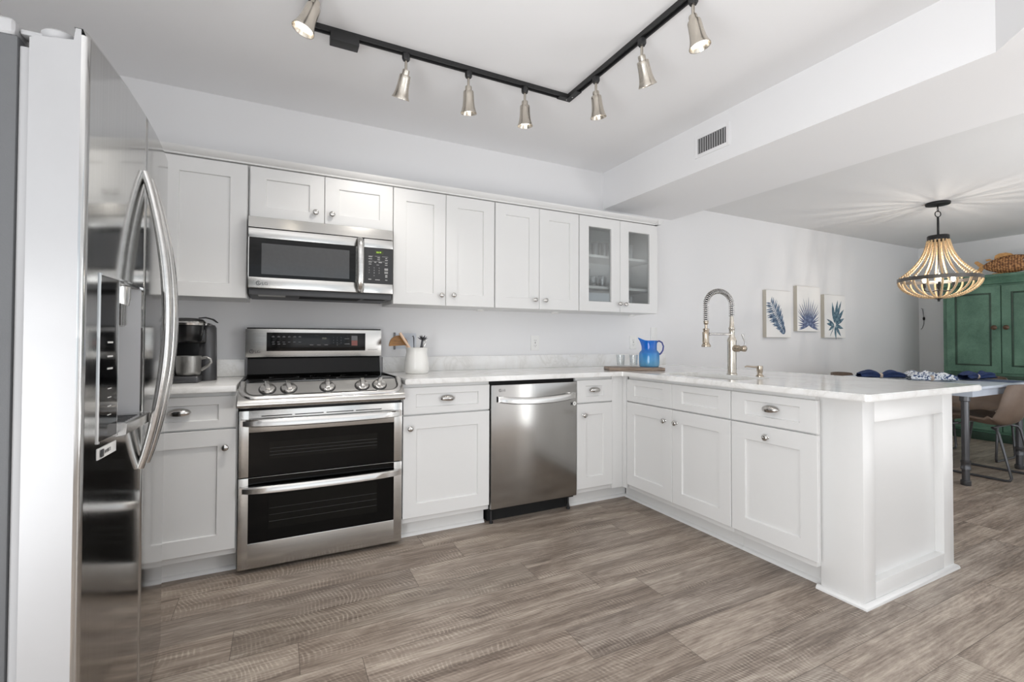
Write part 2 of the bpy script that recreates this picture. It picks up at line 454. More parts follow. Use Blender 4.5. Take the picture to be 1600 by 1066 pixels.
def thing(name, label, cat, loc=(0, 0, 0), rz=0.0, group=None):
    o = bpy.data.objects.new(name, None); COL.objects.link(o); o.empty_display_size = 0.05
    o.location = loc; o.rotation_euler = (0, 0, rz); o['label'] = label; o['category'] = cat
    if group: o['group'] = group
    RM[o.name] = Matrix.Translation(loc) @ Matrix.Rotation(rz, 4, 'Z')
    return o
def tag(o, label, cat, group=None):
    o['label'] = label; o['category'] = cat
    if group: o['group'] = group
    return o
def struct(mb, name, mat, label=None):
    o = mb.build(name, mat); o['kind'] = 'structure'
    if label: o['label'] = label
    return o

def FY(y):   # local u->X, v->Z, w->-Y (faces the camera side)
    return Matrix(((1, 0, 0, 0), (0, 0, -1, y), (0, 1, 0, 0), (0, 0, 0, 1)))
def FX(x):   # local u->-Y, v->Z, w->-X (faces left)
    return Matrix(((0, 0, -1, x), (-1, 0, 0, 0), (0, 1, 0, 0), (0, 0, 0, 1)))

YB = 3.127; XR = 7.65; XL = -1.1; YF = -2.6; HC = 2.50; HD = 2.34

# ------------------------------------------------------------------ setting: floor
def make_floor():
    bm = bmesh.new(); l1 = bm.loops.layers.uv.new('local'); l2 = bm.loops.layers.uv.new('grain'); ca = bm.loops.layers.color.new('tone')
    known = {-1: 1.32, 0: 0.985, 1: 0.27, 2: 0.074, 3: -0.14, 4: 0.57}
    rng = random.Random(11); pw, pl = 0.183, 1.22
    k0 = math.floor((YF - 1.325) / pw)
    for k in range(k0, 11):
        y0 = 1.325 + k * pw; y1 = y0 + pw
        ya, yb = max(y0, YF), min(y1, YB + 0.02)
        if yb <= ya: continue
        off = known.get(k, rng.random() * pl); x = off - math.ceil((off - XL) / pl) * pl
        while x < XR:
            xa, xb = max(x, XL), min(x + pl, XR)
            if xb > xa:
                vs = [bm.verts.new(p) for p in ((xa, ya, 0), (xb, ya, 0), (xb, yb, 0), (xa, yb, 0))]
                f = bm.faces.new(vs); r1, r2 = rng.random() * 40, rng.random() * 40
                tn = 0.93 + 0.14 * rng.random(); hu = (rng.random() - 0.5) * 0.02
                for lp in f.loops:
                    c = lp.vert.co; lp[l1].uv = (c.x - x, c.y - y0); lp[l2].uv = (c.x - x + r1, c.y - y0 + r2)
                    lp[ca] = (tn + hu, tn, tn - hu, 1)
            x += pl
    me = bpy.data.meshes.new('floor'); bm.to_mesh(me); bm.free(); me.materials.append(M['floor'])
    o = bpy.data.objects.new('floor', me); COL.objects.link(o); o['kind'] = 'structure'
make_floor()

mb = MB(0); mb.box(XL, XR, YB, YB + 0.12, 0, HC); struct(mb, 'wall_back', 'wall')
mb = MB(0)
for a in ((YF, -1.55, 0, HC), (-1.55, 0.75, 2.1, HC), (0.75, YB + 0.12, 0, HC)):
    mb.box(XL - 0.12, XL, a[0], a[1], a[2], a[3])
struct(mb, 'wall_left', 'wall')
mb = MB(0)
for a in ((-1.55, -1.49, 0, 2.1), (0.69, 0.75, 0, 2.1), (-1.49, 0.69, 0, 0.05), (-1.49, 0.69, 2.04, 2.1), (-0.43, -0.37, 0.05, 2.04)):
    mb.box(XL - 0.1, XL - 0.03, a[0], a[1], a[2], a[3])
struct(mb, 'added_side_frame', 'trim')  # made-up opening frame, added to go with the side fill light
mb = MB(0); mb.box(XR, XR + 0.12, YF, YB + 0.12, 0, HC); struct(mb, 'wall_right', 'wall')
mb = MB(0)
for a in ((XL, -0.55, 0, HC), (-0.55, 2.05, 0, 0.55), (-0.55, 2.05, 2.32, HC), (2.05, 3.6, 0, HC), (3.6, 7.0, 2.2, HC), (7.0, XR, 0, HC)):
    mb.box(a[0], a[1], YF - 0.12, YF, a[2], a[3])
struct(mb, 'wall_front', 'wall')
def opening_frame(name, x0, x1, z0, z1, mull):
    mb = MB(0)
    for a in ((x0, x0 + 0.06, z0, z1), (x1 - 0.06, x1, z0, z1), (x0 + 0.06, x1 - 0.06, z0, z0 + 0.06), (x0 + 0.06, x1 - 0.06, z1 - 0.06, z1)):
        mb.box(a[0], a[1], YF - 0.1, YF - 0.02, a[2], a[3])
    for m in mull: mb.box(m - 0.03, m + 0.03, YF - 0.09, YF - 0.03, z0 + 0.06, z1 - 0.06)
    struct(mb, name, 'trim')
opening_frame('window_1', -0.55, 2.05, 0.55, 2.32, (0.75,))
opening_frame('door_1', 3.6, 7.0, 0.0, 2.2, (5.3,))
mb = MB(0); mb.box(XL, 2.412, YF, YB, HC, HC + 0.1); struct(mb, 'ceiling', 'ceiling')
mb = MB(0); mb.box(3.177, XR, YF, YB, HD, HC + 0.1); struct(mb, 'ceiling_dining', 'popcorn')
# dropped soffit between kitchen and dining with its 45 degree turn
mb = MB(0)
mb.prism([(2.412, YB), (2.412, 0.74), (1.75, 0.078), (1.75, -0.2), (3.177, -0.2), (3.177, YB)], 'z', 2.195, HC + 0.1)
struct(mb, 'ceiling_soffit', 'ceiling')
mb = MB(0); mb.box(2.96, XR - 0.02, YB - 0.014, YB, 0, 0.1, 0.003); struct(mb, 'baseboard_back', 'trim')
mb = MB(0); mb.box(XR - 0.014, XR, YF, YB - 0.014, 0, 0.1, 0.003); struct(mb, 'baseboard_right', 'trim')

# ------------------------------------------------------------------ cabinetry
def shaker(mb, u0, u1, v0, v1, th=0.02, st=0.073, rl=None, rec=0.009, glass=False):
    rl = st if rl is None else rl
    e = 0.0016
    def ring(i, j, w): return [(u0 + i, v0 + j, w), (u1 - i, v0 + j, w), (u1 - i, v1 - j, w), (u0 + i, v1 - j, w)]
    R = [ring(0, 0, -th), ring(0, 0, -e), ring(e, e, 0), ring(st, rl, 0), ring(st + 0.003, rl + 0.003, -rec)]
    if glass: R.append(ring(st + 0.003, rl + 0.003, -th))
    V = [p for r in R for p in r]; F = []
    for i in range(len(R) - 1):
        for k in range(4):
            k2 = (k + 1) % 4; F.append((i * 4 + k, i * 4 + k2, (i + 1) * 4 + k2, (i + 1) * 4 + k))
    L = len(R) - 1
    if glass: 
        for k in range(4):
            k2 = (k + 1) % 4; F.append((L * 4 + k, L * 4 + k2, k2, k))
    else: F += [(L * 4, L * 4 + 1, L * 4 + 2, L * 4 + 3), (3, 2, 1, 0)]
    mb.raw(V, F)

def knob(parent, F, u, v, name='knob'):
    mb = MB(50); mb.M = F @ Matrix.Translation((u, v, 0))
    mb.lathe([(0.008, 0.0), (0.008, 0.002), (0.0055, 0.004), (0.0055, 0.012), (0.0095, 0.016), (0.0142, 0.019), (0.0155, 0.0225), (0.0145, 0.026), (0.009, 0.029), (0.0, 0.0298)], 20)
    return mb.build(name, 'chrome', parent)
def cup_pull(parent, F, u, v):
    mb = MB(60); mb.M = F @ Matrix.Translation((u, v, 0))
    def fn(a, b):
        th = pi * a; ph = pi * 0.5 * b
        x = -0.044 * cos(th); 
        # dome: full ellipse outline, upper side deep, lower side open
        y = 0.021 * sin(th) * cos(ph); w = 0.026 * sin(th) * sin(ph)
        return (x, y - 0.002, w)
    mb.grid(fn, 25, 10)
    def fn2(a, b):
        th = pi * a; ph = pi * 0.5 * b
        return (-0.041 * cos(th), 0.0185 * sin(th) * cos(ph) - 0.003, 0.0235 * sin(th) * sin(ph))
    mb.grid(fn2, 25, 10)
    mb.grid(lambda a, b: (-(0.044 - 0.003 * b) * cos(pi * a), -0.002 - 0.012 * sin(pi * a) * (1 - 0.12 * b), (0.026 - 0.0025 * b) * sin(pi * a) * 0.86), 25, 2)
    mb.grid(lambda a, b: (-0.044 * cos(pi * a), -0.002 - 0.012 * sin(pi * a) * b, 0.026 * sin(pi * a) * (1 - 0.14 * b)), 25, 4)
    mb.lathe([(0.0, 0), (0.002, 0), (0.002, 0.001), (0, 0.001)], 8)
    return mb.build('cup_pull', 'chrome', parent, normals=False)

ZD0, ZD1, ZG0, ZG1 = 0.13, 0.684, 0.692, 0.838   # door bottom/top, drawer bottom/top
ZCT, ZCB = 0.8875, 0.8585
YD = 2.523; XP = 2.1126
def carcass(root, x0, x1, y0, y1, z0=0.10, z1=ZCB - 0.001):
    mb = MB(30); mb.box(x0, x1, y0, y1, z0, z1, 0.001); return mb.build('carcass', 'cab', root)
def toe(root, a):
    mb = MB(30)
    mb.box(*a[:6]); 
    if len(a) > 6:
        mb.box(*a[6])
    return mb.build('toe_kick', 'cab', root)

# left base cabinet (beside the refrigerator)
def base_y(label, x0, x1, door, drawer, kn, pullx, tk, fillers=()):
    r = thing('base_cabinet', label, 'cabinet', ((x0 + x1) / 2, YD + 0.3, 0))
    carcass(r, x0, x1, YD + 0.021, YB - 0.003)
    F = FY(YD)
    mb = MB(30); mb.M = F; shaker(mb, drawer[0], drawer[1], ZG0, ZG1, st=0.07, rl=0.037)
    d = mb.build('drawer', 'cab', r); cup_pull(d, F, pullx, 0.772)
    mb = MB(30); mb.M = F; shaker(mb, door[0], door[1], ZD0, ZD1)
    d = mb.build('door', 'cab', r); knob(d, F, *kn)
    mb = MB(30); mb.box(tk[0], tk[1], YD + 0.095, YD + 0.11, 0, 0.099)
    mb.prism([(YD + 0.095, 0.0), (YD + 0.079, 0.0), (YD + 0.081, 0.008), (YD + 0.087, 0.015), (YD + 0.095, 0.018)], 'x', tk[0], tk[1])
    mb.build('toe_kick', 'cab', r)
    for f in fillers:
        mb = MB(30); mb.box(*f, 0.001); mb.build('filler_strip', 'cab', r)
    return r
base_y('white base cabinet between the refrigerator and the range', -0.62, -0.168, (-0.615, -0.1735), (-0.615, -0.1735), (-0.216, 0.603), -0.392, (-0.62, -0.172))
base_y('white base cabinet between the range and the dishwasher', 0.602, 1.119, (0.606, 1.115), (0.606, 1.115), (0.641, 0.617), 0.855, (0.602, 1.119))
r = base_y('narrow white base cabinet between the dishwasher and the inside corner', 1.734, 2.13, (1.7365, 2.0225), (1.7365, 2.0225), (1.7865, 0.611), 1.877, (1.734, 2.215),
       [(2.025, 2.1126, YD + 0.004, YD + 0.0208, 0.10, ZCB - 0.001), (2.1135, 2.1325, 2.49, YD + 0.0208, 0.10, ZCB - 0.001)])

# peninsula cabinets, fronts facing left
XF = XP + 0.021
def pen_tk(root, ya, yb):
    mb = MB(30); mb.box(XP + 0.095, XP + 0.11, ya, yb, 0, 0.099)
    mb.prism([(XP + 0.095, 0.0), (XP + 0.079, 0.0), (XP + 0.081, 0.008), (XP + 0.087, 0.015), (XP + 0.095, 0.018)], 'y', ya, yb)
    mb.build('toe_kick', 'cab', root)
F = FX(XP)
r = thing('sink_cabinet', 'white two-door sink cabinet with blank drawer fronts under the faucet', 'cabinet', (2.42, 2.08, 0))
mb = MB(30); mb.box(XF, 2.70, 1.667, 2.484, 0.10, 0.62, 0.001); mb.box(XF, XF + 0.02, 1.667, 2.484, 0.62, ZCB - 0.001); mb.build('carcass', 'cab', r)
for (ya, yb, ky) in ((2.482, 2.0785, 2.137), (2.0755, 1.6705, 2.036)):
    mb = MB(30); mb.M = F; shaker(mb, -ya, -yb, ZG0, ZG1, st=0.075, rl=0.037); mb.build('drawer_front', 'cab', r)
for (ya, yb, ky) in ((2.482, 2.0785, 2.130), (2.0755, 1.6705, 2.040)):
    mb = MB(30); mb.M = F; shaker(mb, -ya, -yb, ZD0, ZD1); d = mb.build('door', 'cab', r); knob(d, F, -ky, 0.611)
pen_tk(r, 1.667, YD + 0.0785)
r = thing('pullout_cabinet', 'white peninsula cabinet with one top-centre door knob, beside the end pilaster', 'cabinet', (2.42, 1.45, 0))
carcass(r, XF, 2.70, 1.2495, 1.666)
mb = MB(30); mb.M = F; shaker(mb, -1.665, -1.2305, ZG0, ZG1, st=0.078, rl=0.037); d = mb.build('drawer', 'cab', r); cup_pull(d, F, -1.447, 0.772)
mb = MB(30); mb.M = F; shaker(mb, -1.665, -1.2305, ZD0, ZD1, st=0.078); d = mb.build('door', 'cab', r); knob(d, F, -1.464, 0.634)
pen_tk(r, 1.2495, 1.666)

# peninsula end: pilaster, framed end panel, back panel, quarter round
r = thing('peninsula_end_panel', 'white recessed end panel and pilaster closing the peninsula', 'panel', (2.55, 1.16, 0))
mb = MB(30); mb.box(2.163, 2.251, 1.078, 1.2485, 0, ZCB - 0.001, 0.0015); mb.build('pilaster', 'cab', r)
mb = MB(30)
mb.box(2.252, 2.86, 1.078, 1.118, 0.0, 0.086, 0.0012); mb.box(2.252, 2.86, 1.078, 1.118, 0.758, ZCB - 0.001, 0.0012)
mb.box(2.852, 2.948, 1.077, 1.12, 0.0, ZCB - 0.001, 0.0012)
mb.build('frame', 'cab', r)
mb = MB(30); mb.box(2.2505, 2.86, 1.112, 1.13, 0.085, 0.76); mb.build('inset_panel', 'cab', r)
mb = MB(30); mb.box(2.925, 2.947, 1.1205, YB - 0.003, 0, ZCB - 0.001); mb.build('back_panel', 'cab', r)
mb = MB(60)
q = [(0, 0), (-0.018, 0), (-0.0175, 0.006), (-0.015, 0.012), (-0.010, 0.0165), (-0.003, 0.019), (0, 0.019)]
def quarter(mb, pts, outs):
    n = len(q); V = []; F = []
    for p, o in zip(pts, outs):
        for a, z in q: V.append((p[0] - o[0] * a, p[1] - o[1] * a, z))
    for i in range(len(pts) - 1):
        for k in range(n): 
            k2 = (k + 1) % n; F.append((i * n + k, i * n + k2, (i + 1) * n + k2, (i + 1) * n + k))
    F += [tuple(range(n)), tuple(range((len(pts) - 1) * n, len(pts) * n))]
    mb.raw(V, F)
quarter(mb, [(2.163, 1.262), (2.163, 1.077), (2.948, 1.077), (2.948, 1.25)], [(-1, 0), (-1, -1), (1, -1), (1, 0)])
mb.build('quarter_round', 'cab', r)

# countertops
mb = MB(40)
mb.box(-0.66, -0.1735, 2.49, YB - 0.002, ZCB, ZCT, 0.004)
tag(mb.build('countertop', 'quartz', origin=(-0.42, 2.8, ZCB)), 'short white quartz countertop left of the range', 'countertop')
mb = MB(40); mb.box(-0.66, -0.1735, YB - 0.022, YB - 0.002, ZCT, 0.985, 0.003)
tag(mb.build('backsplash', 'quartz'), 'short low quartz backsplash strip behind the coffee maker', 'backsplash')
def counter_right():
    bm = bmesh.new()
    def arc(cx, cy, r, a0, a1, n=6):
        return [(cx + r * cos(radians(a0 + (a1 - a0) * i / n)), cy + r * sin(radians(a0 + (a1 - a0) * i / n))) for i in range(n + 1)]
    out = [(0.608, 2.49), (2.079, 2.49), (2.083, 2.486)] + arc(2.083 + 0.022, 1.014 + 0.022, 0.022, 180, 270) + arc(3.095 - 0.012, 1.014 + 0.012, 0.012, 270, 360) + [(3.095, YB - 0.002), (0.608, YB - 0.002)]
    hx0, hx1, hy0, hy1, hr = 2.20, 2.50, 1.70, 2.28, 0.05
    hole = arc(hx0 + hr, hy0 + hr, hr, 180, 270) + arc(hx1 - hr, hy0 + hr, hr, 270, 360) + arc(hx1 - hr, hy1 - hr, hr, 0, 90) + arc(hx0 + hr, hy1 - hr, hr, 90, 180)
    vs = []
    def loop(pts):
        v = [bm.verts.new((x, y, ZCT)) for x, y in pts]
        return [bm.edges.new((v[i], v[(i + 1) % len(v)])) for i in range(len(v))]
    e1 = loop(out); e2 = loop(hole)
    bmesh.ops.triangle_fill(bm, use_beauty=True, edges=e1 + e2)
    top = bm.faces[:]
    ext = bmesh.ops.extrude_face_region(bm, geom=top)
    for v in ext['geom']:
        if isinstance(v, bmesh.types.BMVert): v.co.z = ZCB
    bmesh.ops.recalc_face_normals(bm, faces=bm.faces[:])
    ed = [e for e in bm.edges if len(e.link_faces) == 2 and abs(e.link_faces[0].normal.z - e.link_faces[1].normal.z) > 0.5]
    bmesh.ops.bevel(bm, geom=ed, offset=0.0045, segments=2, affect='EDGES')
    m = MB(40); m.absorb(bm)
    tag(m.build('countertop', 'quartz', origin=(2.0, 2.4, ZCB)), 'long white quartz countertop running from the range out along the peninsula', 'countertop')
counter_right()
mb = MB(40); mb.box(0.608, 3.09, YB - 0.022, YB - 0.002, ZCT, 0.987, 0.003)
tag(mb.build('backsplash', 'quartz'), 'long low quartz backsplash strip from the range to past the pitcher', 'backsplash')

# sink
mb = MB(40)
def sinkfn():
    hx0, hx1, hy0, hy1, hr = 2.197, 2.503, 1.697, 2.283, 0.053
    def rr(inset, z):
        pts = []
        for (cx, cy, a0) in ((hx0 + hr, hy0 + hr, 180), (hx1 - hr, hy0 + hr, 270), (hx1 - hr, hy1 - hr, 0), (hx0 + hr, hy1 - hr, 90)):
            for i in range(7):
                a = radians(a0 + 15 * i); pts.append((cx + (hr - inset) * cos(a), cy + (hr - inset) * sin(a), z))
        return pts
    R = [rr(-0.02, ZCB - 0.001), rr(0, ZCB - 0.001), rr(0.002, 0.70), rr(0.012, 0.672), rr(0.04, 0.664)]
    n = len(R[0]); V = [p for k in R for p in k]; Fc = []
    for i in range(len(R) - 1):
        for k in range(n): Fc.append((i * n + k, i * n + (k + 1) % n, (i + 1) * n + (k + 1) % n, (i + 1) * n + k))
    Fc.append(tuple(range((len(R) - 1) * n, len(R) * n)))
    mb.raw(V, Fc)
r = thing('sink', 'white undermount sink set into the peninsula countertop', 'sink', (2.35, 1.99, 0.664))
sinkfn(); mb.build('basin', 'ceramic', r)
mb = MB(50); mb.lathe([(0.0, 0.0), (0.04, 0.0), (0.042, 0.002), (0.036, 0.004), (0.0, 0.003)], 24, (2.38, 1.99, 0.664)); mb.build('drain', 'chrome', r)

# upper cabinets
YU = 2.807; ZU0, ZU1 = 1.3156, 2.017
GU = 'white wall cabinets over the counter'
def upper_box(r, x0, x1, z0, z1, glass=False):
    y0 = YU + 0.021
    mb = MB(30)
    if not glass:
        mb.box(x0, x1, y0, YB - 0.002, z0, z1, 0.001)
        mb.build('carcass', 'cab', r)
    else:
        t = 0.018
        mb.box(x0, x0 + t, y0, YB - 0.002, z0, z1); mb.box(x1 - t, x1, y0, YB - 0.002, z0, z1)
        mb.box(x0 + t, x1 - t, y0, YB - 0.002, z0, z0 + t); mb.box(x0 + t, x1 - t, y0, YB - 0.002, z1 - t, z1)
        mb.build('carcass', 'cab', r)
        mb = MB(30); mb.box(x0 + t, x1 - t, YB - 0.02, YB - 0.003, z0 + t, z1 - t); mb.build('back_board', 'cabin', r)
def upper(label, x0, x1, doors, z0=ZU0, z1=ZU1, knobs=(), glass=False, st=0.077):
    r = thing('wall_cabinet', label, 'cabinet', ((x0 + x1) / 2, YB - 0.002, z0), group=GU)
    upper_box(r, x0, x1, z0, z1 + 0.006, glass)
    F = FY(YU)
    for (a, b), k in zip(doors, knobs):
        mb = MB(30); mb.M = F; shaker(mb, a, b, z0, z1, st=st, rl=0.073 if z1 - z0 > 0.4 else 0.06, glass=glass)
        d = mb.build('door', 'cab', r)
        if k: knob(d, F, *k)
        if glass:
            mb = MB(0); mb.M = F; mb.box(a + st, b - st, z0 + 0.07, z1 - 0.07, -0.015, -0.011); mb.build('glass_pane', 'pane', d)
    return r
upper('white wall cabinet with one door, left of the microwave', -0.565, -0.152, [(-0.53, -0.1555)], knobs=[(-0.487, 1.396)])
upper('short white two-door wall cabinet above the microwave', -0.149, 0.604, [(-0.143, 0.2215), (0.2245, 0.602)], z0=1.747, knobs=[(0.176, 1.806), (0.262, 1.806)], st=0.075)
upper('white two-door wall cabinet directly right of the microwave', 0.606, 1.2745, [(0.608, 0.935), (0.938, 1.272)], knobs=[(0.906, 1.379), (0.985, 1.383)])
upper('white two-door wall cabinet left of the glass-door cabinet', 1.277, 1.948, [(1.2795, 1.6145), (1.6175, 1.946)], knobs=[(1.577, 1.378), (1.659, 1.378)])
gc = upper('white wall cabinet with two glass doors showing glassware', 1.951, 2.712, [(1.953, 2.326), (2.329, 2.705)], knobs=[(2.314, 1.379), (2.370, 1.377)], glass=True, st=0.082)
for z in (1.492, 1.728):
    mb = MB(30); mb.box(1.971, 2.692, YU + 0.045, YB - 0.022, z, z + 0.019, 0.001); mb.build('shelf', 'cab', gc)
mb = MB(30); mb.box(2.31, 2.345, YU + 0.0212, YU + 0.04, ZU0 + 0.018, ZU1 - 0.012); mb.build('centre_stile', 'cab', gc)
# crown along the cabinet tops
mb = MB(30)
prof = [(YU + 0.03, 2.0235), (YU - 0.004, 2.0235), (YU - 0.006, 2.031), (YU - 0.016, 2.036), (YU - 0.03, 2.05), (YU - 0.034, 2.060), (YU + 0.03, 2.060)]
mb.prism(prof, 'x', -0.575, 2.712)
mb.prism([(p[0] - YU, p[1]) for p in []] or [(2.6825, 2.0235), (2.716, 2.0235), (2.718, 2.031), (2.728, 2.036), (2.742, 2.05), (2.746, 2.060), (2.6825, 2.060)], 'y', YU - 0.034, YB - 0.002)
struct(mb, 'trim_1', 'cab')
# small puck lights under the cabinets
for x, lb in ((1.283, 'tiny white light puck under the cabinet right of the microwave'), (1.90, 'tiny white light puck under the middle two-door cabinet'), (2.655, 'tiny white light puck under the glass-door cabinet')):
    mb = MB(50); mb.lathe([(0.0, 0), (0.026, 0), (0.029, 0.003), (0.029, 0.011), (0.0, 0.011)], 20, (x - 0.02, 3.03, ZU0 - 0.0112))
    tag(mb.build('puck_light', 'plate'), lb, 'light', 'under-cabinet puck lights')

# ------------------------------------------------------------------ tumblers in the glass cabinet
def tumbler(x, y, z, r, h, label, mat='tumbler', taper=0.85, group='tumblers in the glass-door cabinet'):
    mb = MB(50); b = r * taper
    mb.lathe([(0.0, 0.0), (b * 0.95, 0.0), (b, 0.004), (r, h), (r - 0.0022, h), (b - 0.002, 0.012), (0.0, 0.011)], 20, (x, y, z))
    return tag(mb.build('tumbler', mat, origin=(x, y, z)), label, 'glass', group)
zt_, zm_, zb_ = 1.7471, 1.5112, 1.3338
tumbler(2.20, 2.95, zt_, 0.034, 0.115, 'leftmost tumbler on the top shelf behind the left glass door')
tumbler(2.275, 2.93, zt_, 0.034, 0.115, 'second tumbler from left on the top shelf, beside the door stile')
tumbler(2.44, 2.96, zt_, 0.034, 0.115, 'back tumbler on the top shelf behind the right glass door')
tumbler(2.515, 2.92, zt_, 0.034, 0.12, 'front tumbler on the top shelf behind the right glass door')
tumbler(2.085, 2.93, zm_, 0.043, 0.135, 'tall wide tumbler on the middle shelf at far left', taper=0.95)
tumbler(2.185, 2.96, zm_, 0.034, 0.085, 'short middle-shelf tumbler next to the tall wide one')
tumbler(2.262, 2.94, zm_, 0.036, 0.095, 'short middle-shelf tumbler beside the left door stile')
tumbler(2.42, 2.98, zm_, 0.036, 0.09, 'lone middle-shelf tumbler behind the right glass door')
for x, lb in ((2.10, 'left white bowl on the cabinet floor behind the left glass door'), (2.245, 'right white bowl on the cabinet floor behind the left glass door')):
    mb = MB(50); mb.lathe([(0.0, 0.0), (0.03, 0.0), (0.032, 0.006), (0.055, 0.03), (0.062, 0.06), (0.06, 0.06), (0.052, 0.032), (0.028, 0.01), (0.0, 0.009)], 24, (x, 2.94, zb_))
    tag(mb.build('bowl', 'bowl', origin=(x, 2.94, zb_)), lb, 'bowl', 'bowls in the glass-door cabinet')
tumbler(2.43, 2.93, zb_, 0.036, 0.115, 'left tumbler on the cabinet floor behind the right glass door')
tumbler(2.51, 2.92, zb_, 0.036, 0.115, 'right tumbler on the cabinet floor behind the right glass door')

# ------------------------------------------------------------------ range
def bowbar(mb, u0, u1, v0, v1, depth, thick, sag=0.0, n=17, ends=0.03):
    """bowed flat bar handle in a local frame: u along, v height, w outward"""
    V = []; F = []; 
    for i in range(n):
        a = i / (n - 1); u = u0 + (u1 - u0) * a; s_ = 1 - (2 * a - 1) ** 4; b_ = 1 - (2 * a - 1) ** 2
        w = depth * (0.42 + 0.58 * (s_ ** 0.5 if s_ > 0 else 0)) ; dv = -sag * b_
        hh = (v1 - v0)
        sh = 1.0 - 0.15 * abs(2 * a - 1) ** 6
        c = (v0 + v1) / 2 + dv
        for (pv, pw) in ((-0.5, -0.9), (-0.5, -0.25), (-0.38, 0.0), (0.3, 0.0), (0.5, -0.2), (0.5, -0.9)):
            V.append((u, c + pv * hh * sh, w + pw * thick))
    m = 6
    for i in range(n - 1):
        for k in range(m): F.append((i * m + k, i * m + (k + 1) % m, (i + 1) * m + (k + 1) % m, (i + 1) * m + k))
    F += [tuple(range(m)), tuple(range((n - 1) * m, n * m))]
    mb.raw(V, F)
    for (a, sg) in ((u0, 1), (u1, -1)):
        mb.box(a, a + sg * 0.03, v0 + 0.003, v1 - 0.003, -0.001, depth * 0.5)

def logo(mb, u, v, s):
    """round maker's mark with two letters"""
    n = 28; V = []; F = []
    for k in range(n):
        a = 2 * pi * k / n
        for r_ in (s * 0.5, s * 0.36): V.append((u + r_ * cos(a), v + r_ * sin(a), 0.0006))
    for k in range(n):
        if 1 <= k <= 3: continue
        k2 = (k + 1) % n; F.append((2 * k, 2 * k2, 2 * k2 + 1, 2 * k + 1))
    mb.raw(V, F)
    mb.box(u - s * 0.03, u + s * 0.05, v - s * 0.22, v + s * 0.2, 0.0002, 0.0007)
    mb.box(u - s * 0.03, u + s * 0.22, v - s * 0.22, v - s * 0.14, 0.0002, 0.0007)
    mb.box(u - s * 0.2, u - s * 0.11, v + s * 0.08, v + s * 0.17, 0.0002, 0.0007)
    mb.text('LG', s * 1.0, u + s * 0.68, v - s * 0.36, 0.0005)

rg = thing('range', 'stainless double-oven electric range between white base cabinets', 'range', (0.218, 2.82, 0))
mb = MB(30); mb.box(-0.158, 0.595, 2.545, 3.09, 0.03, 0.872, 0.002); mb.box(-0.14, 0.575, 2.58, 3.05, 0.0, 0.03); mb.build('body', 'black', rg)
def odoor(name, z0, z1, g0, g1, hz0, hz1, sag, vents):
    F = FY(2.518)
    u0, u1, ga, gb = -0.1635, 0.5985, -0.121, 0.556
    mb = MB(30); mb.M = F
    # steel frame around the glass
    mb.box(u0, ga, z0, z1, -0.024, 0, 0.003); mb.box(gb, u1, z0, z1, -0.024, 0, 0.003)
    mb.box(ga - 0.003, gb + 0.003, g1, z1, -0.024, -0.0004, 0.003)
    if g0 - z0 > 0.02: mb.box(ga - 0.003, gb + 0.003, z0, g0, -0.024, -0.0004, 0.003)
    d = mb.build(name, 'steel', rg)
    mb = MB(0); mb.M = F; mb.box(ga - 0.001, gb + 0.001, g0 - 0.001, g1 + 0.001, -0.02, -0.003); mb.build('door_glass', 'ovenglass', d)
    mb = MB(0); mb.M = F
    iz0 = g0 + (0.055 if g0 - z0 > 0.02 else 0.075); iz1 = g1 - 0.035 if g0 - z0 > 0.02 else g1 - 0.05
    if g0 - z0 > 0.02: iz1 = min(iz1, hz0 - 0.025)
    mb.box(ga + 0.085, gb - 0.085, iz0, iz1, -0.004, -0.0026)
    wn = mb.build('inner_window', 'ovenin', d)
    mb = MB(0); mb.M = F
    for k in range(3):
        zz = iz0 + (iz1 - iz0) * (0.22 + 0.2 * k); mb.box(ga + 0.088, gb - 0.088, zz, zz + 0.0016, -0.003, -0.0023)
    mb.build('oven_rack', 'inkdark', d)
    mb = MB(40); mb.M = F; bowbar(mb, u0 + 0.008, u1 - 0.008, hz0, hz1, 0.05, 0.03, sag); mb.build('handle', 'handle', d)
    if vents:
        mb = MB(0); mb.M = F
        for a, b in ((-0.07, 0.062), (0.075, 0.205), (0.218, 0.348), (0.36, 0.49)): mb.box(a, b, 0.7325, 0.7365, -0.002, 0.0006)
        mb.build('vent_slot', 'void', d)
    return d
odoor('oven_door', 0.4505, 0.763, 0.4525, 0.659, 0.690, 0.727, 0.004, True)
ld = odoor('oven_door', 0.022, 0.447, 0.14, 0.4455, 0.378, 0.414, 0.004, False)
# bullnose control panel
mb = MB(30)
prof = [(2.60, 0.879), (2.572, 0.889), (2.56, 0.889), (2.468, 0.822), (2.452, 0.806), (2.449, 0.796), (2.453, 0.788), (2.466, 0.782), (2.52, 0.778), (2.60, 0.778)]
mb.prism(prof, 'x', -0.166, 0.5985)
mb.build('control_panel', 'steel', rg)
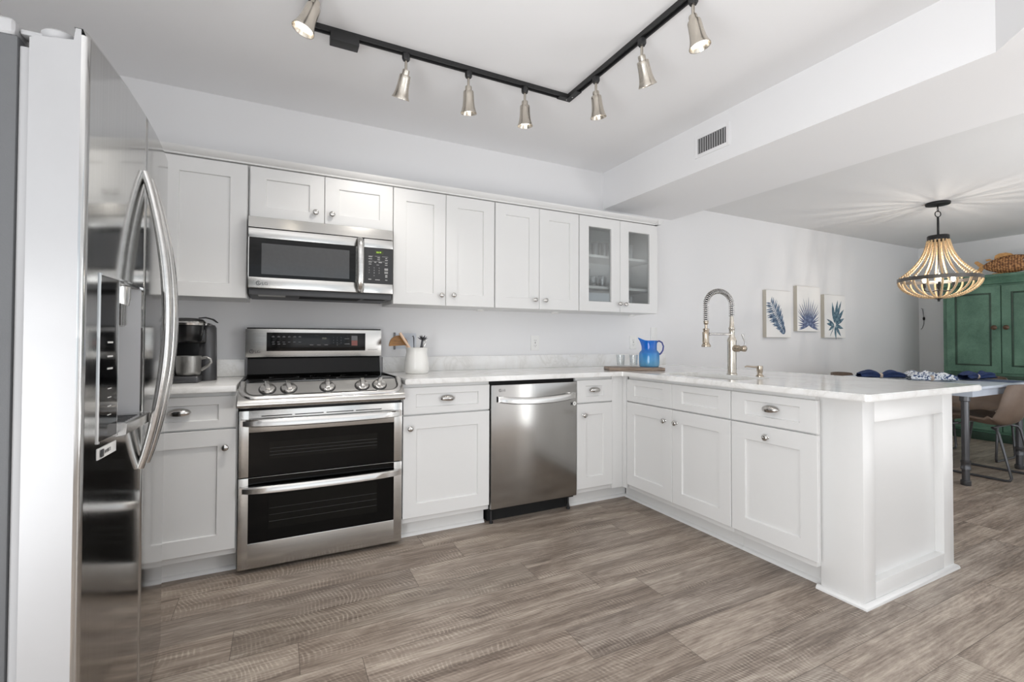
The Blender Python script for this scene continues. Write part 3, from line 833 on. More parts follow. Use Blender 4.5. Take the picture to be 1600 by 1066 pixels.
# raised U-shaped rim with rounded shoulders that frames the knob area
mb = MB(50)
pl = lambda x, t_: (x, 2.562 - 0.808 * t_, 0.8885 - 0.588 * t_)     # a point on the sloping panel, t_ metres down
rim_pts = []
rad = 0.058
for i in range(5): rim_pts.append(pl(-0.150, -0.006 + (0.046 + 0.006) * i / 4))
for i in range(1, 9):
    a_ = pi / 2 * i / 8; rim_pts.append(pl(-0.150 + rad - rad * cos(a_), 0.046 + rad * sin(a_)))
mid = [pl(-0.150 + rad + (0.7325 - 2 * rad) * i / 10, 0.104) for i in range(1, 10)]
right = [(0.4325 - q_[0], q_[1], q_[2]) for q_ in reversed(rim_pts)]
rim_pts = rim_pts + mid + right
mb.tube(rim_pts, 0.0165, 12, up=(0, -0.588, 0.809), sx=0.62, sy=1.0)
mb.build('panel_rim', 'handle', rg)
nrm = Vector((0, -(0.889 - 0.822), 0.092)).normalized(); nrm = Vector((0, -0.588, 0.809))
def panel_frame(x, tt):
    p = Vector((x, 2.56 - 0.092 * tt, 0.889 - 0.067 * tt)); up = Vector((0, 0.809, 0.588)); ux = Vector((1, 0, 0))
    m = Matrix((ux, up, nrm)).transposed().to_4x4(); m.translation = p; return m
for x, rot in ((-0.046, -6), (0.046, -8), (0.222, 0), (0.390, 2), (0.478, 16)):
    mb = MB(45); mb.M = panel_frame(x, 0.42)
    mb.lathe([(0.034, 0.0), (0.0345, 0.003), (0.0335, 0.011), (0.031, 0.0135), (0.028, 0.0145), (0.0, 0.0145)], 32)
    k = mb.build('control_knob', 'chrome', rg)
    mb = MB(45); mb.M = panel_frame(x, 0.42) @ Matrix.Rotation(radians(-rot), 4, 'Z'); mb.box(-0.0095, 0.0095, -0.031, 0.031, 0.014, 0.029, 0.003); mb.build('grip', 'handle', k)
    mb = MB(45); mb.M = panel_frame(x, 0.42); mb.lathe([(0.0, 0.0), (0.0385, 0.0), (0.038, 0.0025), (0.0, 0.0026)], 32); mb.build('shadow_ring', 'darkplastic', k)  # dark disc stands in for the shadow outline around the knob
# cooktop
mb = MB(30); mb.box(-0.150, 0.585, 2.6, 3.0, 0.8735, 0.889, 0.002); mb.build('cooktop', 'blackglass', rg)
for a_, b_ in ((-0.164, -0.150), (0.585, 0.599)):
    mb = MB(30); mb.box(a_, b_, 2.575, 3.03, 0.873, 0.8945, 0.003); mb.build('cooktop_rim', 'black', rg)
mb = MB(50)
for (x, y, rr) in ((0.03, 2.72, 0.1), (0.4, 2.72, 0.115), (0.03, 2.91, 0.075), (0.4, 2.9, 0.075), (0.218, 2.93, 0.055)):
    for r_ in (rr,):
        V = []; F_ = []
        for k in range(40):
            a = 2 * pi * k / 40
            for q_ in (r_, r_ - 0.002): V.append((x + q_ * cos(a), y + q_ * sin(a), 0.8895))
        for k in range(40): F_.append((2 * k, 2 * ((k + 1) % 40), 2 * ((k + 1) % 40) + 1, 2 * k + 1))
        mb.raw(V, F_)
mb.build('burner_ring', 'ink', rg)
# backguard
mb = MB(30); mb.prism([(3.0, 0.872), (3.03, 0.90), (3.052, 0.995), (3.10, 0.995), (3.10, 0.872)], 'x', -0.158, 0.578); 
mb.box(-0.165, 0.585, 3.034, 3.10, 0.995, 1.160, 0.002); mb.build('backguard', 'black', rg)
mb = MB(30); mb.M = FY(3.03); mb.box(-0.168, 0.584, 0.9975, 1.160, -0.004, 0.0, 0.0015); bp = mb.build('backguard_panel', 'steel', rg)
mb = MB(30); mb.M = FY(3.03); mb.box(-0.163, 0.58, 1.1605, 1.167, -0.06, 0.002, 0.002); mb.build('backguard_cap', 'black', rg)
mb = MB(30); mb.M = FY(3.03); mb.box(-0.063, 0.486, 1.032, 1.140, -0.002, 0.0016, 0.001); dp = mb.build('display_panel', 'blackglass', bp)
mb = MB(0); mb.M = FY(3.03 - 0.0018)
for row, z in ((0, 1.113), (1, 1.083)):
    for c in range(6):
        u = -0.036 + c * 0.028
        if row == 0: mb.box(u, u + 0.014, z, z + 0.004, 0, 0.0004); mb.box(u + 0.003, u + 0.011, z + 0.006, z + 0.0075, 0, 0.0004)
        else: mb.box(u, u + 0.014, z, z + 0.003, 0, 0.0004); 
        if row and c < 3: mb.box(u + 0.002, u + 0.016, z - 0.012, z - 0.008, 0, 0.0004)
for u in (0.166, 0.206, 0.247): mb.box(u, u + 0.02, 1.066, 1.070, 0, 0.0004)
mb.box(0.362, 0.39, 1.104, 1.107, 0, 0.0004); mb.box(0.362, 0.392, 1.071, 1.075, 0, 0.0004)
for i, ch in enumerate('123456789'): mb.text(ch, 0.010, 0.298 + (i % 3) * 0.022, 1.109 - (i // 3) * 0.016, 0, 'CENTER')
mb.text('0', 0.010, 0.320, 1.064, 0, 'CENTER')
mb.build('key_label', 'ink', dp)
mb = MB(0); mb.M = FY(3.03 - 0.0018); mb.text('10:21', 0.013, 0.232, 1.103, 0); mb.build('clock_digit', 'lcdgrey', dp)
mb = MB(0); mb.M = FY(3.03 - 0.0018); mb.box(0.403, 0.438, 1.095, 1.124, 0, 0.0004); mb.build('grey_sticker', 'ink', dp)
mb = MB(0); mb.M = FY(3.03 - 0.0018); mb.box(0.403, 0.438, 1.063, 1.0945, 0, 0.0004); mb.build('red_sticker', 'inkred', dp)
mb = MB(0); mb.M = FY(3.03); logo(mb, -0.137, 1.031, 0.023); mb.build('maker_mark', 'inkdark', bp)
mb = MB(0); mb.M = FY(3.03); mb.text('EASYCLEAN', 0.0105, 0.503, 1.034, 0.0002); mb.build('lettering', 'ink', bp)

# ------------------------------------------------------------------ microwave
mw = thing('microwave', 'stainless over-the-range microwave with black control pad', 'microwave', (0.223, 3.12, 1.335))
mb = MB(30); mb.box(-0.146, 0.594, 2.79, YB - 0.003, 1.368, 1.7425, 0.002); mb.build('body', 'bodygrey', mw)
FM = FY(2.75)
mb = MB(30); mb.M = FM; mb.prism([(1.6835, 0.0), (1.742, -0.012), (1.742, -0.045), (1.6835, -0.045)], 'x', -0.146, 0.594)
mb.build('vent_panel', 'steel', mw)
mb = MB(30); mb.M = FM
d0, d1 = -0.146, 0.4265
mb.box(d0, d1, 1.367, 1.424, -0.04, 0, 0.003); mb.box(d0, d1, 1.630, 1.679, -0.04, 0, 0.003)
mb.box(d0, d0 + 0.004, 1.424, 1.630, -0.04, -0.001); mb.box(0.385, d1, 1.424, 1.63, -0.04, -0.001)
dr = mb.build('door', 'steel', mw)
mb = MB(0); mb.M = FM; mb.box(d0 + 0.004, 0.3855, 1.4245, 1.6295, -0.03, -0.0005); mb.build('door_glass', 'blackglass', dr)
mb = MB(0); mb.M = FM; mb.box(-0.085, 0.351, 1.441, 1.602, -0.002, 0.0004); mb.build('window_screen', 'mwwin', dr)
mb = MB(45); mb.M = FM
pts = [(0.407, 1.372 + 0.302 * i / 12, 0.006 + 0.034 * (1 - (2 * i / 12 - 1) ** 4) ** 0.5) for i in range(13)]
mb.tube(pts, 0.0175, 12, up=(1, 0, 0), sx=1.0, sy=0.5); mb.build('handle', 'handle', dr)
mb = MB(0); mb.M = FM; logo(mb, -0.098, 1.392, 0.023); mb.build('maker_mark', 'inkdark', dr)
mb = MB(30); mb.M = FM; mb.box(0.429, 0.594, 1.367, 1.423, -0.04, 0, 0.003); mb.build('control_frame', 'steel', mw)
mb = MB(30); mb.M = FM; mb.box(0.429, 0.594, 1.630, 1.679, -0.04, 0, 0.003); mb.build('control_frame', 'steel', mw)
mb = MB(0); mb.M = FM; mb.box(0.4285, 0.593, 1.4235, 1.6295, -0.03, -0.0004); cp = mb.build('control_pad', 'darkplastic', mw)
mb = MB(0); mb.M = FM; mb.box(0.493, 0.538, 1.596, 1.614, -0.001, 0.0003); mb.build('display', 'lcdbg', cp)
mb = MB(0); mb.M = FM; mb.text('10:19', 0.0125, 0.4975, 1.6005, 0.0004); mb.build('clock_digit', 'lcd', cp)
mb = MB(0); mb.M = FM
for (u, v, w_, h_) in ((0.455, 1.575, .02, .003), (0.455, 1.563, .02, .003), (0.505, 1.572, .014, .003), (0.505, 1.561, .014, .003), (0.55, 1.572, .01, .003), (0.548, 1.561, .016, .003),
    (0.455, 1.581, .025, .001), (0.49, 1.581, .03, .001), (0.53, 1.581, .035, .001), (0.455, 1.552, .11, .0008),
    (0.455, 1.545, .018, .003), (0.487, 1.545, .012, .003), (0.512, 1.545, .018, .004), (0.457, 1.533, .014, .003), (0.5, 1.531, .014, .002), (0.548, 1.543, .014, .003), (0.548, 1.532, .014, .003),
    (0.545, 1.510, .02, .004), (0.545, 1.503, .02, .004), (0.545, 1.491, .02, .004), (0.545, 1.484, .02, .003), (0.55, 1.470, .012, .005), (0.55, 1.462, .012, .004), (0.455, 1.445, .016, .004), (0.493, 1.444, .026, .003), (0.55, 1.445, .012, .003)):
    mb.box(u, u + w_, v, v + h_, -0.0006, 0.0002)
for i, ch in enumerate('123456789'): mb.text(ch, 0.009, 0.459 + (i % 3) * 0.028, 1.511 - (i // 3) * 0.0145, 0.0, 'CENTER')
mb.text('0', 0.009, 0.487, 1.466, 0.0, 'CENTER')
mb.build('key_label', 'inklight', cp)
mb = MB(30); mb.box(-0.143, 0.591, 2.775, YB - 0.004, 1.335, 1.367, 0.002); bt = mb.build('underside_plate', 'bodygrey', mw)
mb = MB(30); mb.box(0.10, 0.42, 2.80, 2.95, 1.3335, 1.336); mb.box(0.44, 0.56, 2.80, 2.86, 1.3335, 1.336); mb.build('grease_filter', 'void', bt)
mb = MB(30); mb.box(-0.1, 0.03, 2.79, 2.87, 1.333, 1.336); mb.build('lamp_cover', 'inklight', bt)

# ------------------------------------------------------------------ dishwasher
dw = thing('dishwasher', 'stainless dishwasher with bowed handle between white base cabinets', 'dishwasher', (1.426, 2.8, 0))
mb = MB(30); mb.box(1.125, 1.728, YD + 0.03, 3.05, 0.08, 0.852, 0.001); mb.box(1.14, 1.715, YD + 0.09, 3.0, 0.0, 0.08); mb.build('tub', 'void', dw)
mb = MB(30); mb.M = FY(YD - 0.006); mb.box(1.1235, 1.7295, 0.10, 0.832, -0.03, 0, 0.004); d = mb.build('door', 'steel_dw', dw)
mb = MB(40); mb.M = FY(YD - 0.006); bowbar(mb, 1.162, 1.706, 0.728, 0.768, 0.045, 0.024, 0.018, 21); mb.build('handle', 'handle', d)
mb = MB(0); mb.M = FY(YD - 0.006); logo(mb, 1.182, 0.800, 0.018); mb.build('maker_mark', 'inkdark', d)
mb = MB(0); mb.M = FY(YD - 0.0065); mb.lathe([(0, 0), (0.013, 0), (0.013, 0.0008), (0, 0.0008)], 24, (1.712, 0.692, 0)); mb.build('round_sticker', 'plate', d)
mb = MB(0); mb.M = FY(YD - 0.0074); mb.text('0', 0.017, 1.712, 0.686, 0, 'CENTER'); mb.build('sticker_digit', 'inkdark', d)
mb = MB(0); mb.M = FY(YD - 0.0065)
for k in range(2):
    m0 = mb.M; mb.M = m0 @ Matrix.Translation((1.692, 0.692, 0)) @ Matrix.Rotation(radians(45 + 90 * k), 4, 'Z'); mb.box(-0.011, 0.011, -0.0025, 0.0025, 0, 0.0006); mb.M = m0
mb.build('cross_mark', 'inkdark', d)
for x in (1.15, 1.70):
    mb = MB(30); mb.lathe([(0.012, 0.0), (0.012, 0.01), (0.006, 0.012), (0.006, 0.08)], 12, (x, YD + 0.05, 0)); mb.build('foot', 'darkplastic', dw)

# ------------------------------------------------------------------ refrigerator (front faces +X)
fr = thing('refrigerator', 'stainless side-by-side refrigerator with ice and water dispenser', 'refrigerator', (-0.7, 1.64, 0))
Y0, Y1, YS = 1.25, 2.03, 1.643
def fx(y): return -0.359 + 0.018 * (1 - ((y - 1.64) / 0.39) ** 2)
mb = MB(30); mb.box(-1.07, -0.468, Y0 + 0.006, Y1 - 0.006, 0.03, 1.70, 0.004); mb.box(-1.0, -0.5, Y0 + 0.04, Y1 - 0.04, 0, 0.03); mb.build('body', 'bodygrey', fr)
mb = MB(30); mb.box(-1.07, -0.472, Y0 + 0.004, Y1 - 0.004, 1.7005, 1.735, 0.012, 3); mb.build('top_cap', 'gasket', fr)
mb = MB(30); mb.box(-0.468, -0.4495, Y0 + 0.012, YS - 0.008, 0.06, 1.685, 0.004); mb.box(-0.468, -0.4495, YS + 0.008, Y1 - 0.012, 0.06, 1.685, 0.004); mb.build('gasket', 'gasket', fr)
mb = MB(30); mb.box(-0.46, -0.42, Y0 + 0.02, Y1 - 0.02, 0.012, 0.05); mb.build('kick_grille', 'darkplastic', fr)
CY0, CY1, CZ0, CZ1 = 1.425, 1.612, 0.897, 1.236
def fdoor(name, ya, yb, cavity):
    ys = [ya + 0.012 + (yb - ya - 0.024) * i / 16 for i in range(17)]
    zs = [0.045, 0.3, 0.6, 0.9, 1.2, 1.5, 1.728]
    if cavity:
        ys = sorted([y for y in ys if min(abs(y - CY0), abs(y - CY1)) > 0.006] + [CY0, CY1]); zs = sorted([0.045, 0.3, 0.6, CZ0, 1.05, CZ1, 1.5, 1.728])
    mb = MB(40); V = []; F_ = []
    ny, nz = len(ys), len(zs)
    for z in zs:
        for y in ys: V.append((fx(y), y, z))
    for j in range(nz - 1):
        for i in range(ny - 1):
            if cavity and ys[i] >= CY0 - 1e-6 and ys[i + 1] <= CY1 + 1e-6 and zs[j] >= CZ0 - 1e-6 and zs[j + 1] <= CZ1 + 1e-6: continue
            F_.append((j * ny + i, j * ny + i + 1, (j + 1) * ny + i + 1, (j + 1) * ny + i))
    mb.raw(V, F_)
    # rolled vertical and horizontal edges
    def rim(pts_in, out):   # strips out to the side walls
        pass
    side = []
    for (yy, sg) in ((ya, -1), (yb, 1)):
        e = ya + 0.012 if sg < 0 else yb - 0.012
        prof = [(fx(e), e), (fx(e) - 0.002, e + sg * 0.006), (fx(e) - 0.006, e + sg * 0.0105), (fx(e) - 0.013, e + sg * 0.012), (-0.449, e + sg * 0.012)]
        V = [(p[0], p[1], z) for z in (0.045, 1.728) for p in prof]
        mb.raw(V, [(i, i + 1, i + 6, i + 5) for i in range(3)])
        side.append(prof)
    # top lip & bottom
    for z, s_ in ((1.728, 1), (0.045, -1)):
        yy = [ya] + ys + [yb]
        V = []; n = len(yy)
        for y in yy: V.append((fx(min(max(y, ya + 0.012), yb - 0.012)) - (0.006 if y in (ya, yb) else 0), y, z))
        for y in yy: V.append((fx(min(max(y, ya + 0.012), yb - 0.012)) - 0.006 - (0.004 if y in (ya, yb) else 0), y, z + s_ * 0.012))
        for y in yy: V.append((fx(min(max(y, ya + 0.012), yb - 0.012)) - 0.024, y, z + s_ * 0.012))
        mb.raw(V, [(i, i + 1, n + i + 1, n + i) for i in range(n - 1)] + [(n + i, n + i + 1, 2 * n + i + 1, 2 * n + i) for i in range(n - 1)])
    d = mb.build(name, 'steel_v', fr)
    # grey door shell (edge seen from the side) with its stepped top
    mb = MB(30)
    a, b = ya, yb
    for yy in (a, b):
        pass
    xe = fx(a + 0.012) - 0.0125 if ya < YS else fx(b - 0.012) - 0.0125
    poly = [(-0.449, 0.04), (-0.449, 1.700), (-0.44, 1.706), (xe - 0.022, 1.712), (xe - 0.012, 1.714), (xe - 0.009, 1.739), (xe, 1.739), (xe, 0.04)]
    n = len(poly)
    if cavity:
        # four bars around the cavity keep it hollow
        V = [(p[0], a, p[1]) for p in poly] + [(p[0], b, p[1]) for p in poly]
        mb.raw(V, [tuple(range(n)), tuple(range(n, 2 * n))] + [(i, (i + 1) % n, n + (i + 1) % n, n + i) for i in range(n - 2)])
    else:
        mb.prism(poly, 'y', a, b)
    mb.build('door_shell', 'greyside', d)
    return d
fz = fdoor('freezer_door', Y0, YS - 0.003, True)
fg = fdoor('fridge_door', YS + 0.003, Y1, False)
# dispenser
mb = MB(30)
def xq(y, o=0.0): return fx(y) + o
dpt = -0.075
V = []; F_ = []
yy = [CY0, CY0 + 0.06, CY0 + 0.12, CY1]
for y in yy: V.append((xq(y), y, CZ0))
for y in yy: V.append((xq(y), y, CZ1))
V += [(xq(CY0) + dpt, CY0 + 0.004, CZ0), (xq(CY1) + dpt, CY1 - 0.03, CZ0), (xq(CY0) + dpt, CY0 + 0.004, CZ1), (xq(CY1) + dpt, CY1 - 0.03, CZ1)]
F_ = [(0, 4, 10, 8), (3, 7, 11, 9), (8, 9, 11, 10), (0, 1, 2, 3, 9, 8), (4, 5, 6, 7, 11, 10)]
mb.raw(V, F_); ds = mb.build('dispenser', 'greyside', fz)
mb = MB(30)
def strip(mb, ya, yb, za, zb, o0, o1, n=5):
    V = []; F_ = []
    for i in range(n):
        y = ya + (yb - ya) * i / (n - 1)
        for (z, o) in ((za, o0), (za, o1), (zb, o1), (zb, o0)): V.append((xq(y, o), y, z))
    for i in range(n - 1):
        for k in range(4): F_.append((i * 4 + k, i * 4 + (k + 1) % 4, (i + 1) * 4 + (k + 1) % 4, (i + 1) * 4 + k))
    F_ += [(0, 1, 2, 3), tuple((n - 1) * 4 + k for k in range(4))]
    mb.raw(V, F_)
strip(mb, 1.322, CY0 - 0.004, 0.875, 1.24, -0.002, 0.0025); pn = mb.build('touch_panel', 'blackglass', ds)
mb = MB(30); strip(mb, 1.319, 1.3215, 0.869, 1.245, -0.002, 0.003, 2); strip(mb, CY0 - 0.0035, CY0 - 0.001, 0.869, 1.245, -0.002, 0.003, 2); strip(mb, 1.3216, CY1 + 0.006, 1.2405, 1.245, -0.002, 0.004); strip(mb, 1.3216, CY0 - 0.004, 0.869, 0.8745, -0.002, 0.004); strip(mb, CY1, CY1 + 0.006, 0.9, 1.2404, -0.002, 0.004, 2)
mb.build('bezel', 'steel_v', ds)
mb = MB(0)
for z in (1.09, 1.058, 1.03): strip(mb, 1.36, 1.39, z, z + 0.004, 0.0026, 0.0031, 3)
for z in (0.985, 0.965, 0.945, 0.925): strip(mb, 1.365, 1.385, z, z + 0.002, 0.0026, 0.0031, 3)
mb.build('key_label', 'inklight', pn)
mb = MB(30)
V = []
n = 6; F_ = []
for i in range(n):
    y = CY0 - 0.002 + (CY1 + 0.012 - CY0) * i / (n - 1)
    for (o, z) in ((-0.05, 0.8975), (0.018, 0.8975), (0.022, 0.894), (0.020, 0.870), (0.0, 0.866), (-0.0005, 0.866)): V.append((xq(y, o), y, z))
for i in range(n - 1):
    for k in range(6): F_.append((i * 6 + k, i * 6 + (k + 1) % 6, (i + 1) * 6 + (k + 1) % 6, (i + 1) * 6 + k))
F_ += [tuple(range(6)), tuple((n - 1) * 6 + k for k in range(6))]
mb.raw(V, F_); tr = mb.build('drip_tray', 'handle', ds)
mb = MB(0)
for k in range(6): mb.box(xq(1.5) - 0.045, xq(1.5) + 0.008, 1.45 + k * 0.022, 1.456 + k * 0.022, 0.8977, 0.8985)
mb.build('tray_grille', 'darkplastic', tr)
mb = MB(40); mb.lathe([(0.024, 0.0), (0.027, 0.02), (0.027, 0.049)], 20, (xq(1.53) - 0.03, 1.53, CZ1 - 0.05)); mb.box(xq(1.5) - 0.05, xq(1.5) - 0.012, 1.47, 1.535, CZ1 - 0.105, CZ1 - 0.045, 0.006)
for k in range(3): mb.box(xq(1.5) - 0.012, xq(1.5) - 0.009, 1.475 + 0.02 * k, 1.488 + 0.02 * k, CZ1 - 0.102, CZ1 - 0.048)
mb.build('spout', 'handle', ds)
mb = MB(0); strip(mb, 1.322, 1.424, 0.8335, 0.858, -0.001, 0.0015); lb = mb.build('energy_label', 'plate', fz)
def FYX(yc, z): # facing +X, local u -> +Y
    return Matrix(((0, 0, 1, fx(yc) + 0.0012), (1, 0, 0, 0), (0, 1, 0, 0), (0, 0, 0, 1)))
mb = MB(0); mb.M = FYX(1.375, 0); mb.box(1.33, 1.346, 0.838, 0.854, -0.001, 0.0012); mb.text('INVERTER', 0.011, 1.35, 0.842, 0.0012); mb.build('lettering', 'inkdark', lb)
for d, yc in ((fz, 1.617), (fg, 1.684)):
    mb = MB(50); pts = []; rr = []
    for i in range(25):
        a = i / 24; z = 1.565 - 0.82 * a; s_ = sin(pi * a)
        pts.append((fx(yc) + 0.002 + 0.058 * s_ ** 0.85, yc + (0.004 if yc > YS else -0.004) * s_, z)); rr.append(0.0135 + 0.0045 * s_)
    mb.tube(pts, rr, 14, up=(0, 1, 0), sx=1.15, sy=0.75); mb.build('handle', 'handle', d)
mb = MB(40); mb.lathe([(0.03, 0.0), (0.03, 0.016), (0.026, 0.02), (0.0, 0.021)], 20, (-0.415, Y0 + 0.04, 1.7145)); mb.box(-0.47, -0.40, Y0 + 0.02, Y0 + 0.06, 1.712, 1.7225, 0.003); mb.build('hinge_cover', 'gasket', fr)

# ------------------------------------------------------------------ coffee maker, mug, jar
cm = thing('coffee_maker', 'black single-cup coffee maker on the counter beside the refrigerator', 'coffee maker', (-0.40, 2.85, ZCT))
mb = MB(40); mb.box(-0.485, -0.315, 2.84, 3.0, ZCT, 1.185, 0.02, 3); mb.build('body', 'coffee', cm)
mb = MB(40); mb.lathe([(0.045, 0.0), (0.046, 0.004), (0.042, 0.27), (0.034, 0.285), (0.0, 0.288)], 24, (-0.332, 2.87, ZCT)); mb.build('side_column', 'coffeegrey', cm)
mb = MB(40); mb.box(-0.485, -0.345, 2.70, 2.845, ZCT, 0.921, 0.012, 3); mb.build('drip_base', 'coffeegrey', cm)
mb = MB(40); mb.lathe([(0.0, 0.0), (0.05, 0.0), (0.058, 0.008), (0.066, 0.045), (0.07, 0.082)], 32, (-0.405, 2.79, 1.085)); hd = mb.build('brew_head', 'coffee', cm)
mb = MB(40); mb.lathe([(0.069, 0.0), (0.083, 0.004), (0.0845, 0.014), (0.076, 0.022), (0.07, 0.022)], 36, (-0.405, 2.79, 1.165)); mb.build('chrome_ring', 'chrome', hd)
mb = MB(40); mb.lathe([(0.077, 0.0), (0.066, 0.012), (0.04, 0.018), (0.0, 0.02)], 32, (-0.405, 2.79, 1.186)); mb.build('lid', 'coffee', hd)
mb = MB(40); mb.tube([(-0.36, 2.80, 1.206), (-0.33, 2.80, 1.209), (-0.30, 2.805, 1.2), (-0.283, 2.82, 1.185)], [0.006, 0.008, 0.008, 0.005], 8, sx=0.5, sy=2.2); mb.build('lid_handle', 'coffeegrey', hd)
mb = MB(40); mb.box(-0.48, -0.33, 2.79, 2.842, 1.08, 1.15, 0.01); mb.build('neck', 'coffee', cm)
mg = thing('mug', 'hammered metal mug standing on the coffee maker tray', 'mug', (-0.393, 2.755, 0.9215))
mb = MB(50); mb.lathe([(0.0, 0.0), (0.04, 0.0), (0.048, 0.006), (0.0515, 0.02), (0.0525, 0.096), (0.0505, 0.096), (0.049, 0.02), (0.04, 0.008), (0, 0.007)], 28, (-0.393, 2.755, 0.9215)); mb.build('cup', 'mug', mg)
mb = MB(50); mb.tube([(-0.342, 2.755, 1.005), (-0.322, 2.752, 1.009), (-0.305, 2.75, 1.0), (-0.301, 2.75, 0.985), (-0.315, 2.752, 0.967), (-0.343, 2.755, 0.947)], 0.005, 8, sx=1.5, sy=0.8); mb.build('handle', 'mug', mg)
jr = thing('jar', 'small dark jar with chrome lid left of the metal mug', 'jar', (-0.475, 2.655, ZCT))
mb = MB(50); mb.lathe([(0.0, 0), (0.034, 0.0), (0.036, 0.004), (0.036, 0.10), (0.0, 0.10)], 24, (-0.475, 2.655, ZCT)); mb.build('body', 'darkplastic', jr)
mb = MB(50); mb.lathe([(0.037, 0.0), (0.0375, 0.02), (0.034, 0.026), (0.0, 0.027)], 24, (-0.475, 2.655, ZCT + 0.1)); mb.build('lid', 'chrome', jr)

# ------------------------------------------------------------------ utensil crock
CX, CYY = 0.783, 2.915
mb = MB(50); mb.lathe([(0.0, 0.0), (0.066, 0.0), (0.074, 0.008), (0.077, 0.03), (0.075, 0.07), (0.068, 0.115), (0.064, 0.135), (0.067, 0.155), (0.07, 0.162), (0.066, 0.164), (0.06, 0.152), (0.06, 0.135), (0.07, 0.06), (0.066, 0.016), (0.0, 0.012)], 40, (CX, CYY, ZCT))
tag(mb.build('utensil_crock', 'ceramic', origin=(CX, CYY, ZCT)), 'white embossed ceramic crock holding utensils right of the range', 'crock')
sp = thing('wooden_spoon', 'pale wooden utensil handle leaning left in the white crock', 'spoon', (CX - 0.01, CYY, ZCT + 0.02))
mb = MB(50); mb.tube([(CX + 0.012, CYY - 0.012, ZCT + 0.02), (CX - 0.042, CYY - 0.014, ZCT + 0.15), (CX - 0.112, CYY - 0.018, ZCT + 0.255)], [0.007, 0.0075, 0.009], 10); mb.build('handle', 'palewood', sp)
sc = thing('serving_paddle', 'half-round amber wooden server leaning out left of the white crock', 'utensil', (CX - 0.03, CYY, ZCT + 0.02))
mb = MB(40)
V = [(-0.06, 0.0)] + [(-0.06 * cos(pi * i / 16), 0.064 * sin(pi * i / 16)) for i in range(1, 16)] + [(0.06, 0.0)]
mb.M = Matrix.Translation((CX - 0.112, CYY + 0.012, ZCT + 0.176)) @ Matrix.Rotation(radians(-3), 4, 'Y')
mb.prism(V, 'y', -0.006, 0.006); mb.build('blade', 'rustwood', sc)
mb = MB(40); mb.tube([(CX + 0.0, CYY + 0.012, ZCT + 0.02), (CX - 0.045, CYY + 0.012, ZCT + 0.15), (CX - 0.075, CYY + 0.012, ZCT + 0.185)], 0.004, 8); mb.build('handle', 'palewood', sc)
pu = thing('pineapple_tongs', 'dark metal utensil with a leafy pineapple top in the crock', 'utensil', (CX + 0.02, CYY, ZCT + 0.02))
mb = MB(50); mb.tube([(CX + 0.012, CYY - 0.01, ZCT + 0.02), (CX + 0.025, CYY - 0.012, ZCT + 0.16), (CX + 0.033, CYY - 0.014, ZCT + 0.215)], [0.005, 0.008, 0.006], 8); mb.build('shaft', 'darkutensil', pu)
mb = MB(30)
for k in range(11):
    a = 2 * pi * k / 11; el = 0.3 + 0.9 * ((k * 7) % 11) / 11
    d_ = Vector((cos(a) * cos(el), sin(a) * cos(el), sin(el))); p0 = Vector((CX + 0.034, CYY - 0.014, ZCT + 0.212))
    mb.tube([p0, p0 + d_ * 0.018, p0 + d_ * 0.036], [0.005, 0.0045, 0.0006], 6)
mb.build('leaf_crown', 'darkutensil', pu)
wh = thing('whisk', 'thin wire whisk standing at the right of the crock', 'whisk', (CX + 0.04, CYY, ZCT + 0.02))
mb = MB(50); mb.tube([(CX + 0.03, CYY + 0.01, ZCT + 0.02), (CX + 0.045, CYY + 0.012, ZCT + 0.168)], 0.005, 8); mb.build('handle', 'chrome', wh)
mb = MB(50)
for k in range(4):
    a = pi * k / 4
    pts = []
    for i in range(15):
        th = pi * i / 14; rr_ = 0.022 * sin(th) ** 0.8 * (1 if i < 7.5 else 1); u = cos(th)
        pts.append((CX + 0.045 + 0.022 * u * cos(a) * (0.1 + 0.9 * sin(th)) + 0.012 * sin(th), CYY + 0.012 + 0.022 * u * sin(a) * (0.1 + 0.9 * sin(th)), ZCT + 0.166 + 0.046 * sin(th)))
    mb.tube(pts, 0.0009, 5)
mb.build('wire_loop', 'chrome', wh)
hk = thing('skewer_hook', 'slim dark hooked utensil at the middle of the crock', 'utensil', (CX, CYY, ZCT + 0.02))
mb = MB(50); mb.tube([(CX, CYY + 0.02, ZCT + 0.02), (CX - 0.012, CYY + 0.022, ZCT + 0.15), (CX - 0.014, CYY + 0.022, ZCT + 0.225), (CX - 0.018, CYY + 0.022, ZCT + 0.238), (CX - 0.025, CYY + 0.022, ZCT + 0.232)], [0.002, 0.002, 0.004, 0.003, 0.002], 8); mb.build('shaft', 'darkutensil', hk)
ac = thing('splash_guard', 'small clear acrylic plate with grey edge on the wall behind the crock', 'guard', (0.755, YB, 1.09))
mb = MB(0); mb.box(0.694, 0.832, YB - 0.012, YB - 0.008, 1.04, 1.145); mb.box(0.70, 0.71, YB - 0.008, YB, 1.06, 1.07); mb.build('panel', 'acrylic', ac)
mb = MB(0); mb.box(0.683, 0.6935, YB - 0.013, YB - 0.0005, 1.035, 1.148); mb.build('edge_strip', 'ink', ac)

